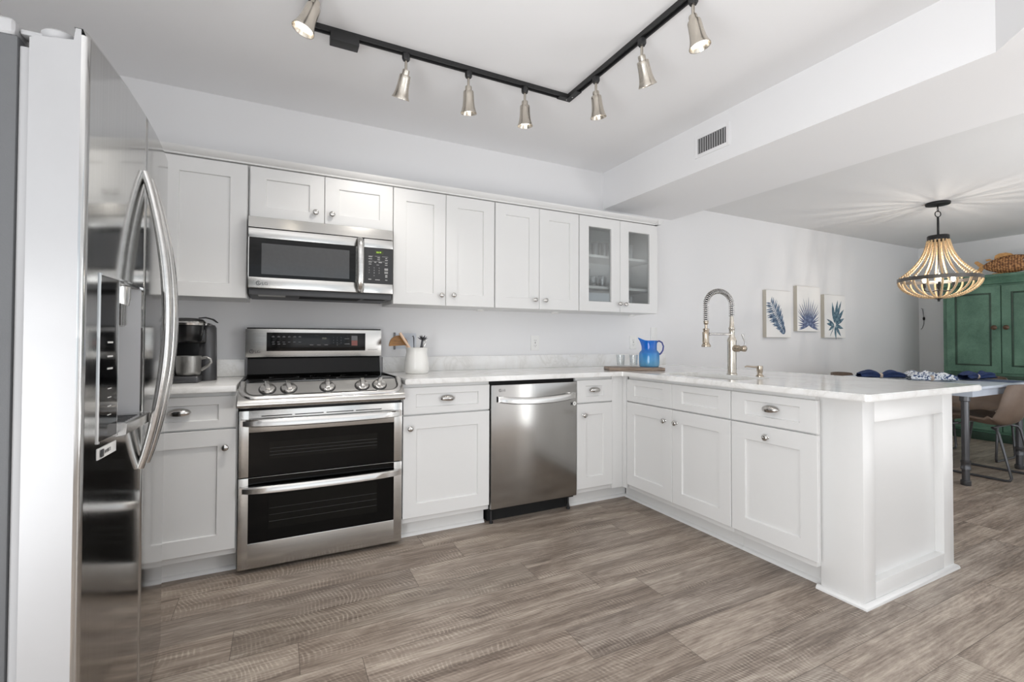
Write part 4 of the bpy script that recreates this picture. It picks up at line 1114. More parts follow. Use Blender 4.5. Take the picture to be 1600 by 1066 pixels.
# ------------------------------------------------------------------ tray, tumblers, pitcher
tz = ZCT
mb = MB(40); mb.box(-0.195, 0.195, -0.1, 0.1, 0, 0.022, 0.005)
tr = mb.build('serving_board', 'traywood', origin=(0, 0, 0)); tr.location = (2.277, 2.60, tz); tr.rotation_euler = (0, 0, radians(-26.65)); tag(tr, 'weathered wooden board with pitcher and tumblers in the counter corner', 'board')
tumbler(2.246, 2.706, tz + 0.0225, 0.031, 0.085, 'clear empty tumbler on the wooden board, farther from the blue pitcher', 'tumbler_clear', 0.86, 'tumblers on the wooden board')
tumbler(2.334, 2.666, tz + 0.0225, 0.031, 0.085, 'clear empty tumbler on the wooden board, next to the blue pitcher', 'tumbler_clear', 0.86, 'tumblers on the wooden board')
pt = thing('pitcher', 'blue glass pitcher with spout on the wooden board', 'pitcher', (2.417, 2.593, tz + 0.0225), radians(-26.65))
mb = MB(60)
def pitch(a, b, off=0.0):
    prof = [(0.0, 0.0), (0.064, 0.0), (0.070, 0.006), (0.072, 0.03), (0.072, 0.08), (0.070, 0.1), (0.060, 0.114), (0.054, 0.122), (0.0535, 0.15), (0.056, 0.178), (0.058, 0.19)]
    x = b * (len(prof) - 1); i = min(int(x), len(prof) - 2); f = x - i
    r = prof[i][0] * (1 - f) + prof[i + 1][0] * f; z = prof[i][1] * (1 - f) + prof[i + 1][1] * f
    r = max(0.0, r - off); th = 2 * pi * a
    sp_ = max(0.0, (b - 0.75) / 0.25); k = max(0.0, cos(th - pi)) ** 6
    return ((r + 0.026 * k * sp_ ** 1.5) * cos(th), (r + 0.0 * k) * sin(th), z + 0.022 * k * sp_ ** 2 + off * (1 if b < 0.1 else 0))
mb.grid(lambda a, b: pitch(a, b), 41, 31); mb.grid(lambda a, b: pitch(a, b, 0.003), 41, 31)
bmesh.ops.remove_doubles(mb.bm, verts=mb.bm.verts[:], dist=0.0002)
mb.build('vessel', 'bluegrad', pt, world=False)
mb = MB(60); mb.tube([(0.054, 0, 0.178), (0.072, 0, 0.187), (0.094, 0, 0.176), (0.104, 0, 0.148), (0.1, 0, 0.12), (0.088, 0, 0.1), (0.074, 0, 0.088)], [0.006, 0.006, 0.0055, 0.0055, 0.0055, 0.006, 0.007], 10)
mb.build('handle', 'blueglass', pt, world=False)

# ------------------------------------------------------------------ faucet and soap dispenser
fa = thing('faucet', 'brushed nickel spring-neck faucet standing behind the sink', 'faucet', (2.565, 2.015, ZCT))
fx0, fy0 = 2.565, 2.015
mb = MB(50); mb.lathe([(0.031, 0.0), (0.031, 0.006), (0.026, 0.01), (0.0265, 0.20), (0.028, 0.215), (0.024, 0.225), (0.0165, 0.24), (0.0165, 0.285), (0.019, 0.288), (0.019, 0.295), (0.0145, 0.30), (0.012, 0.35), (0.0095, 0.37)], 28, (fx0, fy0, ZCT)); mb.build('body', 'nickel', fa)
arc = []
za = ZCT + 0.37; R_ = 0.108; ztop = 1.325
for i in range(7): arc.append((fx0, fy0, za + (ztop - za) * i / 6))
for i in range(1, 19):
    a = pi * i / 18; arc.append((fx0 - R_ + R_ * cos(a), fy0 + 0.012 * i / 18, ztop + 0.085 * sin(a)))
xe = fx0 - 2 * R_
for i in range(1, 6): arc.append((xe, fy0 + 0.012, ztop - 0.105 * i / 5))
mb = MB(50); mb.tube(arc, 0.0075, 10); mb.build('hose', 'darkutensil', fa)
# spring coil
def along(pts):
    P = [Vector(p) for p in pts]; L = [0]
    for i in range(1, len(P)): L.append(L[-1] + (P[i] - P[i - 1]).length)
    return P, L
P, L = along(arc)
turns = 40; coil = []
for i in range(turns * 9 + 1):
    s_ = L[-1] * i / (turns * 9); k = 0
    while k < len(L) - 2 and L[k + 1] < s_: k += 1
    f = (s_ - L[k]) / (L[k + 1] - L[k]); p = P[k].lerp(P[k + 1], f); t_ = (P[min(k + 2, len(P) - 1)] - P[max(k - 1, 0)]).normalized()
    n1 = Vector((0, 1, 0)); n1 = (n1 - t_ * n1.dot(t_)).normalized(); n2 = t_.cross(n1); a = 2 * pi * i / 9
    coil.append(p + (n1 * cos(a) + n2 * sin(a)) * 0.0145)
mb = MB(60); mb.tube(coil, 0.003, 6); mb.build('spring', 'chrome', fa)
hx, hy = xe, fy0 + 0.012
mb = MB(50); mb.lathe([(0.026, 0.0), (0.027, 0.004), (0.026, 0.012), (0.019, 0.022), (0.0165, 0.03), (0.0165, 0.10), (0.0185, 0.104), (0.0185, 0.112), (0.008, 0.116), (0.008, 0.136), (0.013, 0.14), (0.015, 0.155), (0.011, 0.165)], 24, (hx, hy, 1.062)); sh = mb.build('spray_head', 'bronze', fa)
mb = MB(50); mb.box(hx - 0.026, hx - 0.014, hy - 0.007, hy + 0.007, 1.085, 1.155, 0.004); mb.build('trigger', 'bronze', sh)
mb = MB(50); mb.tube([(fx0 - 0.014, fy0, 1.142), (hx + 0.022, hy, 1.142)], 0.0068, 10); mb.tube([(hx + 0.03, hy, 1.142), (hx + 0.018, hy, 1.142)], 0.0105, 12); mb.build('docking_arm', 'chrome', fa)
mb = MB(50); mb.M = Matrix.Translation((fx0, fy0, 1.052)) @ Matrix.Rotation(radians(90), 4, 'X')
mb.lathe([(0.021, 0.015), (0.021, 0.05), (0.017, 0.056), (0.0155, 0.075), (0.019, 0.08), (0.019, 0.094), (0.012, 0.1), (0.0, 0.102)], 22); vb = mb.build('valve', 'bronze', fa)
mb = MB(50); mb.tube([(fx0, fy0 - 0.088, 1.062), (fx0 + 0.004, fy0 - 0.092, 1.09), (fx0 + 0.002, fy0 - 0.082, 1.118), (fx0 + 0.0, fy0 - 0.076, 1.142)], [0.0055, 0.005, 0.0065, 0.0075], 10); mb.build('lever', 'chrome', vb)
sd = thing('soap_dispenser', 'small brushed nickel soap dispenser right of the faucet', 'soap dispenser', (2.585, 1.838, ZCT))
mb = MB(50); mb.lathe([(0.022, 0.0), (0.022, 0.004), (0.015, 0.009), (0.0135, 0.02), (0.0165, 0.026), (0.0175, 0.05), (0.0165, 0.062), (0.0, 0.065)], 22, (2.585, 1.838, ZCT)); mb.build('body', 'bronze', sd)
mb = MB(50); mb.tube([(2.575, 1.842, ZCT + 0.056), (2.55, 1.852, ZCT + 0.056), (2.515, 1.872, ZCT + 0.06), (2.505, 1.878, ZCT + 0.056)], [0.006, 0.0055, 0.005, 0.004], 10); mb.build('spout', 'bronze', sd)

# ------------------------------------------------------------------ wall outlets and switch
def outlet(label, x0, x1, z0, z1, sw=False):
    r = thing('light_switch' if sw else 'wall_outlet', label, 'switch' if sw else 'outlet', ((x0 + x1) / 2, YB, (z0 + z1) / 2))
    mb = MB(30); mb.M = FY(YB - 0.006); mb.box(x0, x1, z0, z1, -0.0055, 0, 0.002); p = mb.build('cover_plate', 'plate', r)
    xc, zc = (x0 + x1) / 2, (z0 + z1) / 2
    if sw:
        mb = MB(30); mb.M = FY(YB - 0.006); mb.box(xc - 0.016, xc + 0.016, zc - 0.032, zc + 0.032, -0.001, 0.003, 0.001); mb.build('rocker', 'plate', r)
    else:
        mb = MB(30); mb.M = FY(YB - 0.006); mb.box(xc - 0.0165, xc + 0.0165, zc - 0.033, zc + 0.033, -0.001, 0.0012, 0.0005); mb.build('receptacle', 'plate', r)
        mb = MB(0); mb.M = FY(YB - 0.0072)
        for dz in (-0.019, 0.019):
            mb.box(xc - 0.008, xc - 0.006, zc + dz - 0.004, zc + dz + 0.005, -0.0003, 0.0004); mb.box(xc + 0.006, xc + 0.008, zc + dz - 0.004, zc + dz + 0.005, -0.0003, 0.0004); mb.box(xc - 0.002, xc + 0.002, zc + dz - 0.012, zc + dz - 0.008, -0.0003, 0.0004)
        mb.box(xc - 0.004, xc + 0.004, zc - 0.003, zc + 0.003, -0.0003, 0.0004)
        mb.build('slot', 'inkdark', r)
outlet('white wall outlet on the backsplash wall above the dishwasher', 1.724, 1.797, 1.022, 1.136)
outlet('white wall outlet partly behind the blue pitcher', 2.694, 2.767, 1.027, 1.141)
outlet('white rocker light switch above the blue pitcher', 2.93, 3.005, 1.10, 1.216, True)

# ------------------------------------------------------------------ air vent on the soffit
v = thing('air_vent', 'white air vent with vertical dark louvres on the soffit face', 'vent', (2.412, 2.03, 2.30))
mb = MB(30); mb.M = FX(2.411)
u0, u1, v0, v1 = -2.137, -1.924, 2.302, 2.400
for a in ((u0 - 0.025, u0, v0 - 0.022, v1 + 0.022), (u1, u1 + 0.025, v0 - 0.022, v1 + 0.022), (u0, u1, v0 - 0.022, v0), (u0, u1, v1, v1 + 0.022)): mb.box(*a, -0.0005, 0.006, 0.001)
mb.build('frame', 'ceiling', v)
mb = MB(0); mb.M = FX(2.411); mb.box(u0, u1, v0, v1, -0.0003, 0.0008); mb.build('duct', 'void', v)
mb = MB(0); mb.M = FX(2.411)
for k in range(12):
    uu = u0 + 0.006 + k * (u1 - u0) / 12
    m0 = mb.M; mb.M = m0 @ Matrix.Translation((uu, 0, 0.004)) @ Matrix.Rotation(radians(35), 4, 'Y'); mb.box(-0.0045, 0.0045, v0, v1, -0.0008, 0.0008); mb.M = m0
mb.build('louvre', 'gasket', v)

# ------------------------------------------------------------------ track lighting
tk = thing('track_rail', 'black three-sided ceiling track carrying the spotlights', 'light track', (0.8, 1.9, 2.478))
def rail(a, b):
    a = Vector(a); b = Vector(b); d = (b - a); L_ = d.length; ang = math.atan2(d.y, d.x)
    mb = MB(30); mb.M = Matrix.Translation(a) @ Matrix.Rotation(ang, 4, 'Z')
    mb.prism([(-0.0175, 2.4995), (0.0175, 2.4995), (0.0175, 2.478), (0.009, 2.478), (0.009, 2.49), (-0.009, 2.49), (-0.009, 2.478), (-0.0175, 2.478)], 'x', 0, L_)
    mb.build('rail', 'blacktrack', tk)
rail((0.095, 2.222, 0), (1.487, 2.222, 0)); rail((1.4695, 2.2045, 0), (1.4695, 1.05, 0)); rail((0.112, 2.2045, 0), (0.112, 1.05, 0))
mb = MB(30); mb.box(0.192, 0.315, 2.192, 2.25, 2.437, 2.4775, 0.004); mb.build('power_feed', 'blacktrack', tk)
mb = MB(30); mb.box(1.40, 1.4875, 2.2042, 2.24, 2.4745, 2.4779); mb.box(1.451, 1.4875, 2.12, 2.2042, 2.4745, 2.4779); cn = mb.build('corner_connector', 'blacktrack', tk)
mb = MB(40); mb.ball((1.455, 2.222, 2.4745), 0.0035, 8, 6); mb.ball((1.4695, 2.185, 2.4745), 0.0035, 8, 6); mb.build('screw', 'chrome', cn)
def head(x, y, aim, label, watt):
    r = thing('track_spotlight', label, 'spotlight', (x, y, 2.478), group='spotlights on the ceiling track')
    mb = MB(30); mb.lathe([(0.012, 2.4775), (0.0195, 2.4765), (0.0195, 2.455), (0.015, 2.447), (0.0, 2.447)], 8, (x, y, 0)); mb.build('adapter', 'blacktrack', r)
    mb = MB(50); mb.tube([(x, y, 2.4475), (x, y, 2.398)], 0.0066, 10); mb.build('stem', 'nickel', r)
    a = Vector(aim).normalized(); zz = -a
    q_ = Vector((0, 0, 1)).rotation_difference(zz).to_matrix().to_4x4()
    mb = MB(50); mb.M = Matrix.Translation((x, y, 2.392)) @ q_
    prof = [(0.0, 0.012), (0.0155, 0.010), (0.017, 0.004), (0.017, -0.012), (0.0245, -0.0135), (0.0265, -0.018), (0.027, -0.03), (0.0285, -0.06), (0.0315, -0.085), (0.0365, -0.105), (0.0425, -0.119), (0.0425, -0.1215), (0.0405, -0.121), (0.0345, -0.106), (0.0295, -0.088)]
    mb.lathe(prof, 32, cap=False); mb.build('shade', 'nickel', r)
    mb = MB(50); mb.M = Matrix.Translation((x, y, 2.392)) @ q_
    mb.lathe([(0.0, -0.106), (0.018, -0.107), (0.0275, -0.104), (0.0265, -0.09), (0.0, -0.088)], 24, cap=False); mb.build('bulb', 'bulb', r)
    l = bpy.data.lights.new('spot', 'SPOT'); l.energy = watt; l.color = (1.0, 0.95, 0.88); l.spot_size = radians(100); l.spot_blend = 0.8; l.shadow_soft_size = 0.03
    o = bpy.data.objects.new('spot_beam', l); COL.objects.link(o); o.parent = r
    o.matrix_local = Matrix.Translation(Vector((0, 0, 2.392 - 2.478)) + a * 0.127) @ q_
Rv = Vector((0.8938, -0.4484, 0)); Dv = Vector((0.4484, 0.8938, 0)); DN = Vector((0, 0, -1))
SPW = 1.8
for x, y, a, lb in (
    (0.112, 1.925, DN - Rv * 0.34 - Dv * 0.14, 'brushed nickel track spotlight beside the black power feed, aimed at the viewer'),
    (0.535, 2.222, DN - Rv * 0.34 + Dv * 0.42, 'brushed nickel track spotlight next after the power feed, tilted left'),
    (0.857, 2.222, DN + Dv * 0.20, 'brushed nickel track spotlight hanging straight in the middle of the long rail'),
    (1.185, 2.222, DN + Rv * 0.02 + Dv * 0.12, 'brushed nickel track spotlight on the long rail nearest its corner'),
    (1.4695, 1.965, DN + Rv * 0.14 + Dv * 0.16, 'brushed nickel track spotlight on the right rail nearest the corner'),
    (1.4695, 1.62, DN + Rv * 0.36 + Dv * 0.38, 'brushed nickel track spotlight tilted right in the middle of the right rail'),
    (1.4695, 1.325, DN + Rv * 0.22 - Dv * 0.02, 'brushed nickel track spotlight on the right rail farthest from the corner')):
    head(x, y, a, lb, SPW * (20.0 if x == 0.112 else 6.0 if x == 0.535 else 1.0))

# ------------------------------------------------------------------ canvases
def canvas(label, x0, x1, z0, z1, kind):
    r = thing('canvas_print', label, 'wall art', ((x0 + x1) / 2, YB, z0), group='three leaf canvases on the dining wall')
    yf = YB - 0.04
    mb = MB(30); mb.box(x0, x1, yf, YB - 0.001, z0, z1, 0.002); mb.build('stretcher', 'canvas_edge', r)
    mb = MB(0); mb.M = FY(yf); mb.box(x0 + 0.002, x1 - 0.002, z0 + 0.002, z1 - 0.002, -0.001, 0.001); cv = mb.build('face', 'canvas', r)
    w, h = x1 - x0, z1 - z0
    mb = MB(0); mb.M = FY(yf) @ Matrix.Translation((x0, z0, 0.0012))
    def blade(p, q, wd, lift=0.0):
        p = Vector(p); q = Vector(q); d = q - p; n = Vector((-d.y, d.x)).normalized()
        V = [(p.x, p.y, lift)]; k = 7
        for i in range(1, k): 
            t_ = i / k; c = p + d * t_; ww = wd * sin(pi * t_ ** 0.8); V += [(c.x + n.x * ww, c.y + n.y * ww, lift), (c.x - n.x * ww, c.y - n.y * ww, lift)]
        V.append((q.x, q.y, lift)); F_ = [(0, 1, 2)] + [(2 * i - 1, 2 * i, 2 * i + 2, 2 * i + 1) for i in range(1, k - 1)] + [(2 * k - 3, 2 * k - 2, 2 * k - 1)]
        mb.raw(V, F_)
    if kind == 0:
        top = Vector((0.07 * w / 0.44, 0.75 * h)); bot = Vector((0.76 * w, 0.05 * h)); ax = bot - top; pr = Vector((ax.y, -ax.x)).normalized()
        for i in range(1, 21):
            t_ = i / 21; c = top + ax * t_; L_ = (0.035 + 0.10 * sin(pi * t_ ** 0.75)) * (1.0 if i % 3 else 0.8)
            for s_ in (1, -1):
                tip = c + pr * (s_ * L_ * (0.85 if s_ < 0 else 1)) - ax.normalized() * 0.05
                blade(c, tip, 0.012 if t_ > 0.35 else 0.008, 0.00001 * i)
        blade(top, bot, 0.004, 0.0004); mat = 'leafblue'
    elif kind == 1:
        c = Vector((0.5 * w, 0.13 * h))
        for i in range(27):
            a = radians(-28 + 236 * i / 26); L_ = 0.30 * (0.62 + 0.38 * max(0, sin(a))) * (1.06 if i % 2 else 0.96)
            dx = cos(a) * L_; dx = max(-0.47 * w, min(0.47 * w, dx)); dy = sin(a) * L_
            blade(c, c + Vector((dx, max(dy, -0.1 * h))), 0.0085, 0.00001 * i)
        mat = 'leafviolet'
    else:
        c = Vector((0.48 * w, 0.30 * h))
        st_ = Vector((0.25 * w, 0.03 * h)); tip = Vector((0.86 * w, 0.64 * h))
        for i, (dx, dy, wd) in enumerate(((-0.04, 0.20, .026), (0.05, 0.22, .026), (0.11, 0.215, .022), (0.15, 0.14, .026), (0.155, 0.06, .022), (0.14, -0.03, .02), (0.1, -0.10, .02), (0.02, -0.13, .018), (-0.13, 0.01, .02), (-0.10, -0.05, .016), (-0.13, 0.05, .014))):
            blade(c + Vector((dx, dy)) * 0.1, c + Vector((dx * 1.2, dy * 1.3)), wd * 1.05, 0.00002 * i)
        blade(st_, c, 0.005, 0.0004); mat = 'leafteal'
    mb.build('leaf_motif', mat, cv)
canvas('canvas of a slanting slate-blue leaf, nearest the faucet', 4.447, 4.850, 1.136, 1.625, 0)
canvas('higher-hung canvas of a fan palm leaf', 4.955, 5.362, 1.206, 1.694, 1)
canvas('canvas of a split monstera leaf, nearest the armoire', 5.447, 5.856, 1.138, 1.623, 2)

# ------------------------------------------------------------------ armoire
ar = thing('armoire', 'tall antique green two-door armoire against the dining wall', 'armoire', (7.34, 2.16, 0))
AX = 7.05; ya, yb = 1.65, 2.655
mb = MB(30); mb.box(AX + 0.02, XR - 0.02, ya, yb, 0.06, 1.74, 0.004); mb.build('carcass', 'green', ar)
mb = MB(30); mb.prism([(AX + 0.02, 1.735), (AX - 0.005, 1.74), (AX - 0.012, 1.765), (AX - 0.045, 1.80), (AX - 0.055, 1.815), (AX - 0.055, 1.84), (AX + 0.05, 1.84), (AX + 0.05, 1.735)], 'y', ya - 0.05, yb + 0.05); mb.box(AX + 0.03, XR - 0.02, ya - 0.05, yb + 0.05, 1.80, 1.84); mb.build('cornice', 'green', ar)
mb = MB(30); mb.box(AX - 0.035, XR - 0.02, ya - 0.03, yb + 0.03, 0.685, 0.725, 0.008); mb.build('waist_ledge', 'greendark', ar)
mb = MB(30); mb.box(AX - 0.02, XR - 0.02, ya - 0.02, yb + 0.02, 0.0, 0.085, 0.006); mb.build('plinth', 'greendark', ar)
FA = FX(AX)
for (y1, y0, ky) in ((2.615, 2.157, 2.20), (2.147, 1.69, 2.104)):
    mb = MB(30); mb.M = FA; shaker(mb, -y1, -y0, 0.755, 1.715, th=0.02, st=0.072, rec=0.012); d = mb.build('door', 'green', ar)
    mb = MB(30); mb.M = FA
    a, b = -y1 + 0.072, -y0 - 0.072
    for q_ in ((a, a + 0.018, 0.827, 1.643), (b - 0.018, b, 0.827, 1.643), (a + 0.018, b - 0.018, 0.827, 0.845), (a + 0.018, b - 0.018, 1.625, 1.643)): mb.box(*q_, -0.013, -0.003, 0.003)
    mb.build('panel_moulding', 'greendark', d)
    mb = MB(50); mb.M = FA @ Matrix.Translation((-ky, 1.255, 0)); mb.lathe([(0.012, 0), (0.01, 0.015), (0.024, 0.025), (0.026, 0.034), (0.016, 0.042), (0, 0.044)], 16); mb.build('knob', 'knobwood', d)
for (y1, y0) in ((2.615, 2.157), (2.147, 1.69)):
    for (z0, z1) in ((0.40, 0.665), (0.115, 0.385)):
        mb = MB(30); mb.M = FA; shaker(mb, -y1, -y0, z0, z1, th=0.02, st=0.03, rec=0.008); d = mb.build('drawer', 'green', ar)
        mb = MB(50); mb.M = FA @ Matrix.Translation((-(y1 + y0) / 2, (z0 + z1) / 2, 0)); mb.lathe([(0.012, 0), (0.01, 0.015), (0.022, 0.025), (0.024, 0.034), (0, 0.042)], 16); mb.build('knob', 'knobwood', d)

# wicker fish on the armoire, head towards -Y
fs = thing('wicker_fish', 'woven wicker fish standing on top of the green armoire', 'decoration', (7.10, 2.12, 1.84))
def fish(a, b):
    t_ = b; y = 2.30 - 0.46 * t_; th = 2 * pi * a
    hgt = 0.012 + 0.088 * sin(pi * min(1, (t_ * 0.98 + 0.015))) ** 0.72 * (1 - 0.12 * t_)
    if t_ > 0.985: hgt = 0.004
    wd = hgt * 0.5
    return (7.10 + wd * cos(th), y, 1.942 + 0.012 * t_ + hgt * sin(th) * (1.0 if sin(th) > 0 else 1.05))
mb = MB(60); mb.grid(fish, 33, 29); mb.build('body', 'wicker', fs)
mb = MB(30)
def fin(mb, poly): mb.prism(poly, 'x', 7.093, 7.107)
fin(mb, [(2.31, 1.945), (2.30, 1.962), (2.352, 2.012), (2.372, 2.012), (2.380, 1.995), (2.352, 1.96), (2.335, 1.942), (2.375, 1.862), (2.368, 1.845), (2.342, 1.848), (2.30, 1.925)])
mb.build('tail', 'reed', fs)
mb = MB(30); fin(mb, [(2.215, 2.02), (2.205, 2.055), (2.175, 2.072), (2.12, 2.075), (2.08, 2.06), (2.06, 2.04), (2.10, 2.022)]); fin(mb, [(2.275, 2.0), (2.285, 2.022), (2.25, 2.025), (2.23, 2.01)]); fin(mb, [(2.22, 1.86), (2.25, 1.842), (2.19, 1.8405), (2.14, 1.8405), (2.15, 1.86)]); mb.build('fin', 'reed', fs)
mb = MB(50); mb.ball((7.063, 1.965, 1.972), (0.006, 0.014, 0.014), 14, 8); ey = mb.build('eye', 'canvas_edge', fs)
mb = MB(50); mb.ball((7.058, 1.965, 1.972), (0.005, 0.008, 0.008), 12, 8); mb.build('pupil', 'black', ey)

# cord with plug in the corner
cr = thing('hanging_cord', 'thin cord with black inline switch hanging in the wall corner', 'cord', (7.64, 3.085, 1.27))
mb = MB(50); mb.tube([(7.646, 3.10, 1.54), (7.644, 3.084, 1.53), (7.643, 3.076, 1.46), (7.642, 3.068, 1.40), (7.643, 3.072, 1.33), (7.644, 3.09, 1.275), (7.646, 3.105, 1.262)], 0.0032, 8); mb.build('cable', 'darkutensil', cr)
mb = MB(50); mb.ball((7.637, 3.068, 1.402), (0.011, 0.013, 0.024), 12, 8); mb.build('inline_switch', 'black', cr)

# ------------------------------------------------------------------ chandelier
ch = thing('chandelier', 'wooden-bead basket chandelier hanging over the dining table', 'chandelier', (5.25, 2.0, 2.34))
cx_, cy_ = 5.25, 2.0
mb = MB(50); mb.lathe([(0.0, 0.0), (0.085, 0.0), (0.088, -0.006), (0.085, -0.02), (0.02, -0.026), (0.0, -0.027)], 32, (cx_, cy_, 2.3395)); mb.build('canopy', 'iron', ch)
mb = MB(50); mb.tube([(cx_, cy_, 2.315), (cx_, cy_, 2.295)], 0.006, 8); 
mb.tube([(cx_ + 0.012 * cos(2 * pi * k / 14), cy_, 2.278 + 0.02 * sin(2 * pi * k / 14)) for k in range(14)], 0.003, 6, closed=True)
mb.tube([(cx_ + 0.026 * cos(2 * pi * k / 20) * 0.894, cy_ - 0.026 * cos(2 * pi * k / 20) * 0.448, 2.238 + 0.026 * sin(2 * pi * k / 20)) for k in range(20)], 0.0038, 6, closed=True)
mb.tube([(cx_, cy_, 2.214), (cx_, cy_, 2.03)], 0.0085, 10); mb.build('hanging_rod', 'iron', ch)
mb = MB(50); mb.lathe([(0.0, 2.045), (0.072, 2.045), (0.076, 2.04), (0.076, 2.005), (0.07, 2.003), (0.07, 2.035), (0, 2.036)], 32, (cx_, cy_, 0)); mb.build('top_ring', 'iron', ch)
RR = 0.285; zr = 1.655
mb = MB(50); mb.lathe([(RR, zr - 0.016), (RR + 0.004, zr - 0.016), (RR + 0.004, zr + 0.016), (RR, zr + 0.016), (RR, zr - 0.016)], 48, (cx_, cy_, 0), cap=False); mb.build('hoop', 'ironring', ch)
mb = MB(50); mb.lathe([(0.0, 1.455), (0.008, 1.456), (0.01, 1.475), (0.03, 1.482), (0.03, 1.49), (0.0, 1.492)], 20, (cx_, cy_, 0)); mb.build('finial', 'iron', ch)
def strand(fn, n, br):
    mb = MB(60)
    for i in range(n):
        mb.ball(fn((i + 0.5) / n), br, 7, 5)
    mb.build('bead_strand', 'bead', ch)
NS = 18
for k in range(NS):
    a = 2 * pi * (k + 0.3) / NS
    def up_(t_, a=a):
        r_ = 0.074 + (RR - 0.004 - 0.074) * (0.28 * t_ + 0.72 * t_ ** 2.6); z = 2.003 - (2.003 - (zr + 0.016)) * t_
        return (cx_ + r_ * cos(a), cy_ + r_ * sin(a), z)
    strand(up_, 24, 0.0088)
for k in range(NS):
    a = 2 * pi * (k + 0.3) / NS
    def dn_(t_, a=a):
        ph = t_ * pi / 2
        return (cx_ + (0.03 + (RR - 0.034) * cos(ph)) * cos(a), cy_ + (0.03 + (RR - 0.034) * cos(ph)) * sin(a), zr - 0.018 - (zr - 0.018 - 1.49) * (sin(ph) ** 1.15))
    strand(dn_, 20, 0.0086)
for k in range(4):
    a = 2 * pi * k / 4 + 0.4; bx, by = cx_ + 0.095 * cos(a), cy_ + 0.095 * sin(a)
    mb = MB(50); mb.tube([(cx_, cy_, 1.56), (cx_ + 0.05 * cos(a), cy_ + 0.05 * sin(a), 1.545), (bx, by, 1.56), (bx, by, 1.60)], 0.005, 8); mb.lathe([(0.011, 1.585), (0.011, 1.625), (0.0, 1.626)], 12, (bx, by, 0)); mb.build('candle_arm', 'iron', ch)
    mb = MB(50); mb.lathe([(0.006, 1.626), (0.014, 1.64), (0.0165, 1.655), (0.011, 1.68), (0.002, 1.70), (0.0, 1.70)], 12, (bx, by, 0)); mb.build('bulb', 'candle', ch)
mb = MB(50); mb.tube([(cx_, cy_, 1.49), (cx_, cy_, 2.036)], 0.006, 8); mb.build('core_rod', 'iron', ch)
for k, (ox, oy) in enumerate(((0.06, 0.05), (-0.06, -0.05))):
    l = bpy.data.lights.new('glow', 'POINT'); l.energy = 4.0; l.color = (1.0, 0.93, 0.84); l.shadow_soft_size = 0.012
    o = bpy.data.objects.new('chandelier_light', l); COL.objects.link(o); o.parent = ch; o.location = (ox, oy, 1.735 - 2.34)

# ------------------------------------------------------------------ dining table
dt = thing('dining_table', 'zinc-topped dining table with dark pipe legs', 'table', (5.25, 2.1, 0))
mb = MB(30); mb.box(4.655, 5.85, 1.565, 2.66, 0.738, 0.7575, 0.003); mb.build('tabletop', 'zinc', dt)
mb = MB(30); mb.box(4.68, 5.825, 1.59, 1.61, 0.68, 0.738); mb.box(4.68, 5.825, 2.615, 2.635, 0.68, 0.738); mb.box(4.68, 4.70, 1.61, 2.615, 0.68, 0.738); mb.box(5.805, 5.825, 1.61, 2.615, 0.68, 0.738); mb.build('apron', 'zinc', dt)
for (x, y) in ((4.72, 1.648), (5.74, 1.648), (4.72, 2.575), (5.74, 2.575)):
    mb = MB(50); mb.lathe([(0.03, 0.0), (0.032, 0.004), (0.032, 0.035), (0.024, 0.04), (0.024, 0.735)], 18, (x, y, 0)); l_ = mb.build('leg', 'leg', dt)
    mb = MB(50); mb.lathe([(0.025, 0.118), (0.031, 0.12), (0.031, 0.135), (0.029, 0.138), (0.029, 0.17), (0.031, 0.173), (0.031, 0.188), (0.025, 0.19)], 18, (x, y, 0), cap=False); mb.build('pipe_coupling', 'leg', l_)
    mb = MB(50); mb.lathe([(0.025, 0.64), (0.032, 0.645), (0.032, 0.68), (0.025, 0.685)], 18, (x, y, 0), cap=False); mb.build('pipe_coupling', 'leg', l_)

# place settings
def napkin(label, x, y, rz, mat, L_=0.30, ring=True):
    r = thing('napkin', label, 'napkin', (x, y, 0.766 if y < 1.9 else 0.7615), rz, 'napkins on the dining table')
    mb = MB(60)
    def half(sg):
        def fn(a, b):
            t_ = b; th = 2 * pi * a
            wd = 0.013 + 0.055 * t_ ** 0.7 * (1 - 0.35 * t_ ** 6); hh = 0.016 + 0.024 * sin(pi * min(1, t_ * 0.9)) * (1 - 0.4 * t_)
            fold = 1 + 0.22 * sin(5 * th + 3 * t_)
            return (sg * (0.0 + L_ / 2 * t_), wd * cos(th) * fold, hh + hh * sin(th) * 0.98 * (fold if sin(th) > 0 else 1) + 0.0005)
        return fn
    for sg in (1, -1): mb.grid(half(sg), 25, 12)
    mb.build('cloth', mat, r, world=False)
    if ring:
        mb = MB(50); mb.tube([(0.0, 0.021 * cos(2 * pi * k / 18), 0.022 + 0.021 * sin(2 * pi * k / 18)) for k in range(18)], 0.007, 8, closed=True, sx=0.6, sy=1.8, up=(0, 1, 0)); mb.build('napkin_ring', 'ring', r, world=False)
def placemat(label, x, y, rz):
    mb = MB(30); mb.box(-0.2, 0.2, -0.14, 0.14, 0, 0.004, 0.001)
    o = mb.build('placemat', 'placemat', origin=(0, 0, 0)); o.location = (x, y, 0.7585); o.rotation_euler = (0, 0, rz); tag(o, label, 'placemat', 'placemats on the dining table')
placemat('blue-grey placemat under the navy napkin nearest the bucket chair', 5.60, 1.80, radians(90))
napkin('navy napkin with shell ring closest to the armoire on the dining table', 5.56, 1.86, radians(-10), 'navy', 0.36)
napkin('blue and white printed napkin on the dining table', 5.02, 1.97, radians(-40), 'print', 0.34)
napkin('second printed napkin lying behind the first on the table', 5.24, 2.14, radians(-30), 'print', 0.24)
napkin('navy napkin with shell ring over the peninsula counter edge', 4.98, 2.33, radians(-38), 'navy', 0.36)

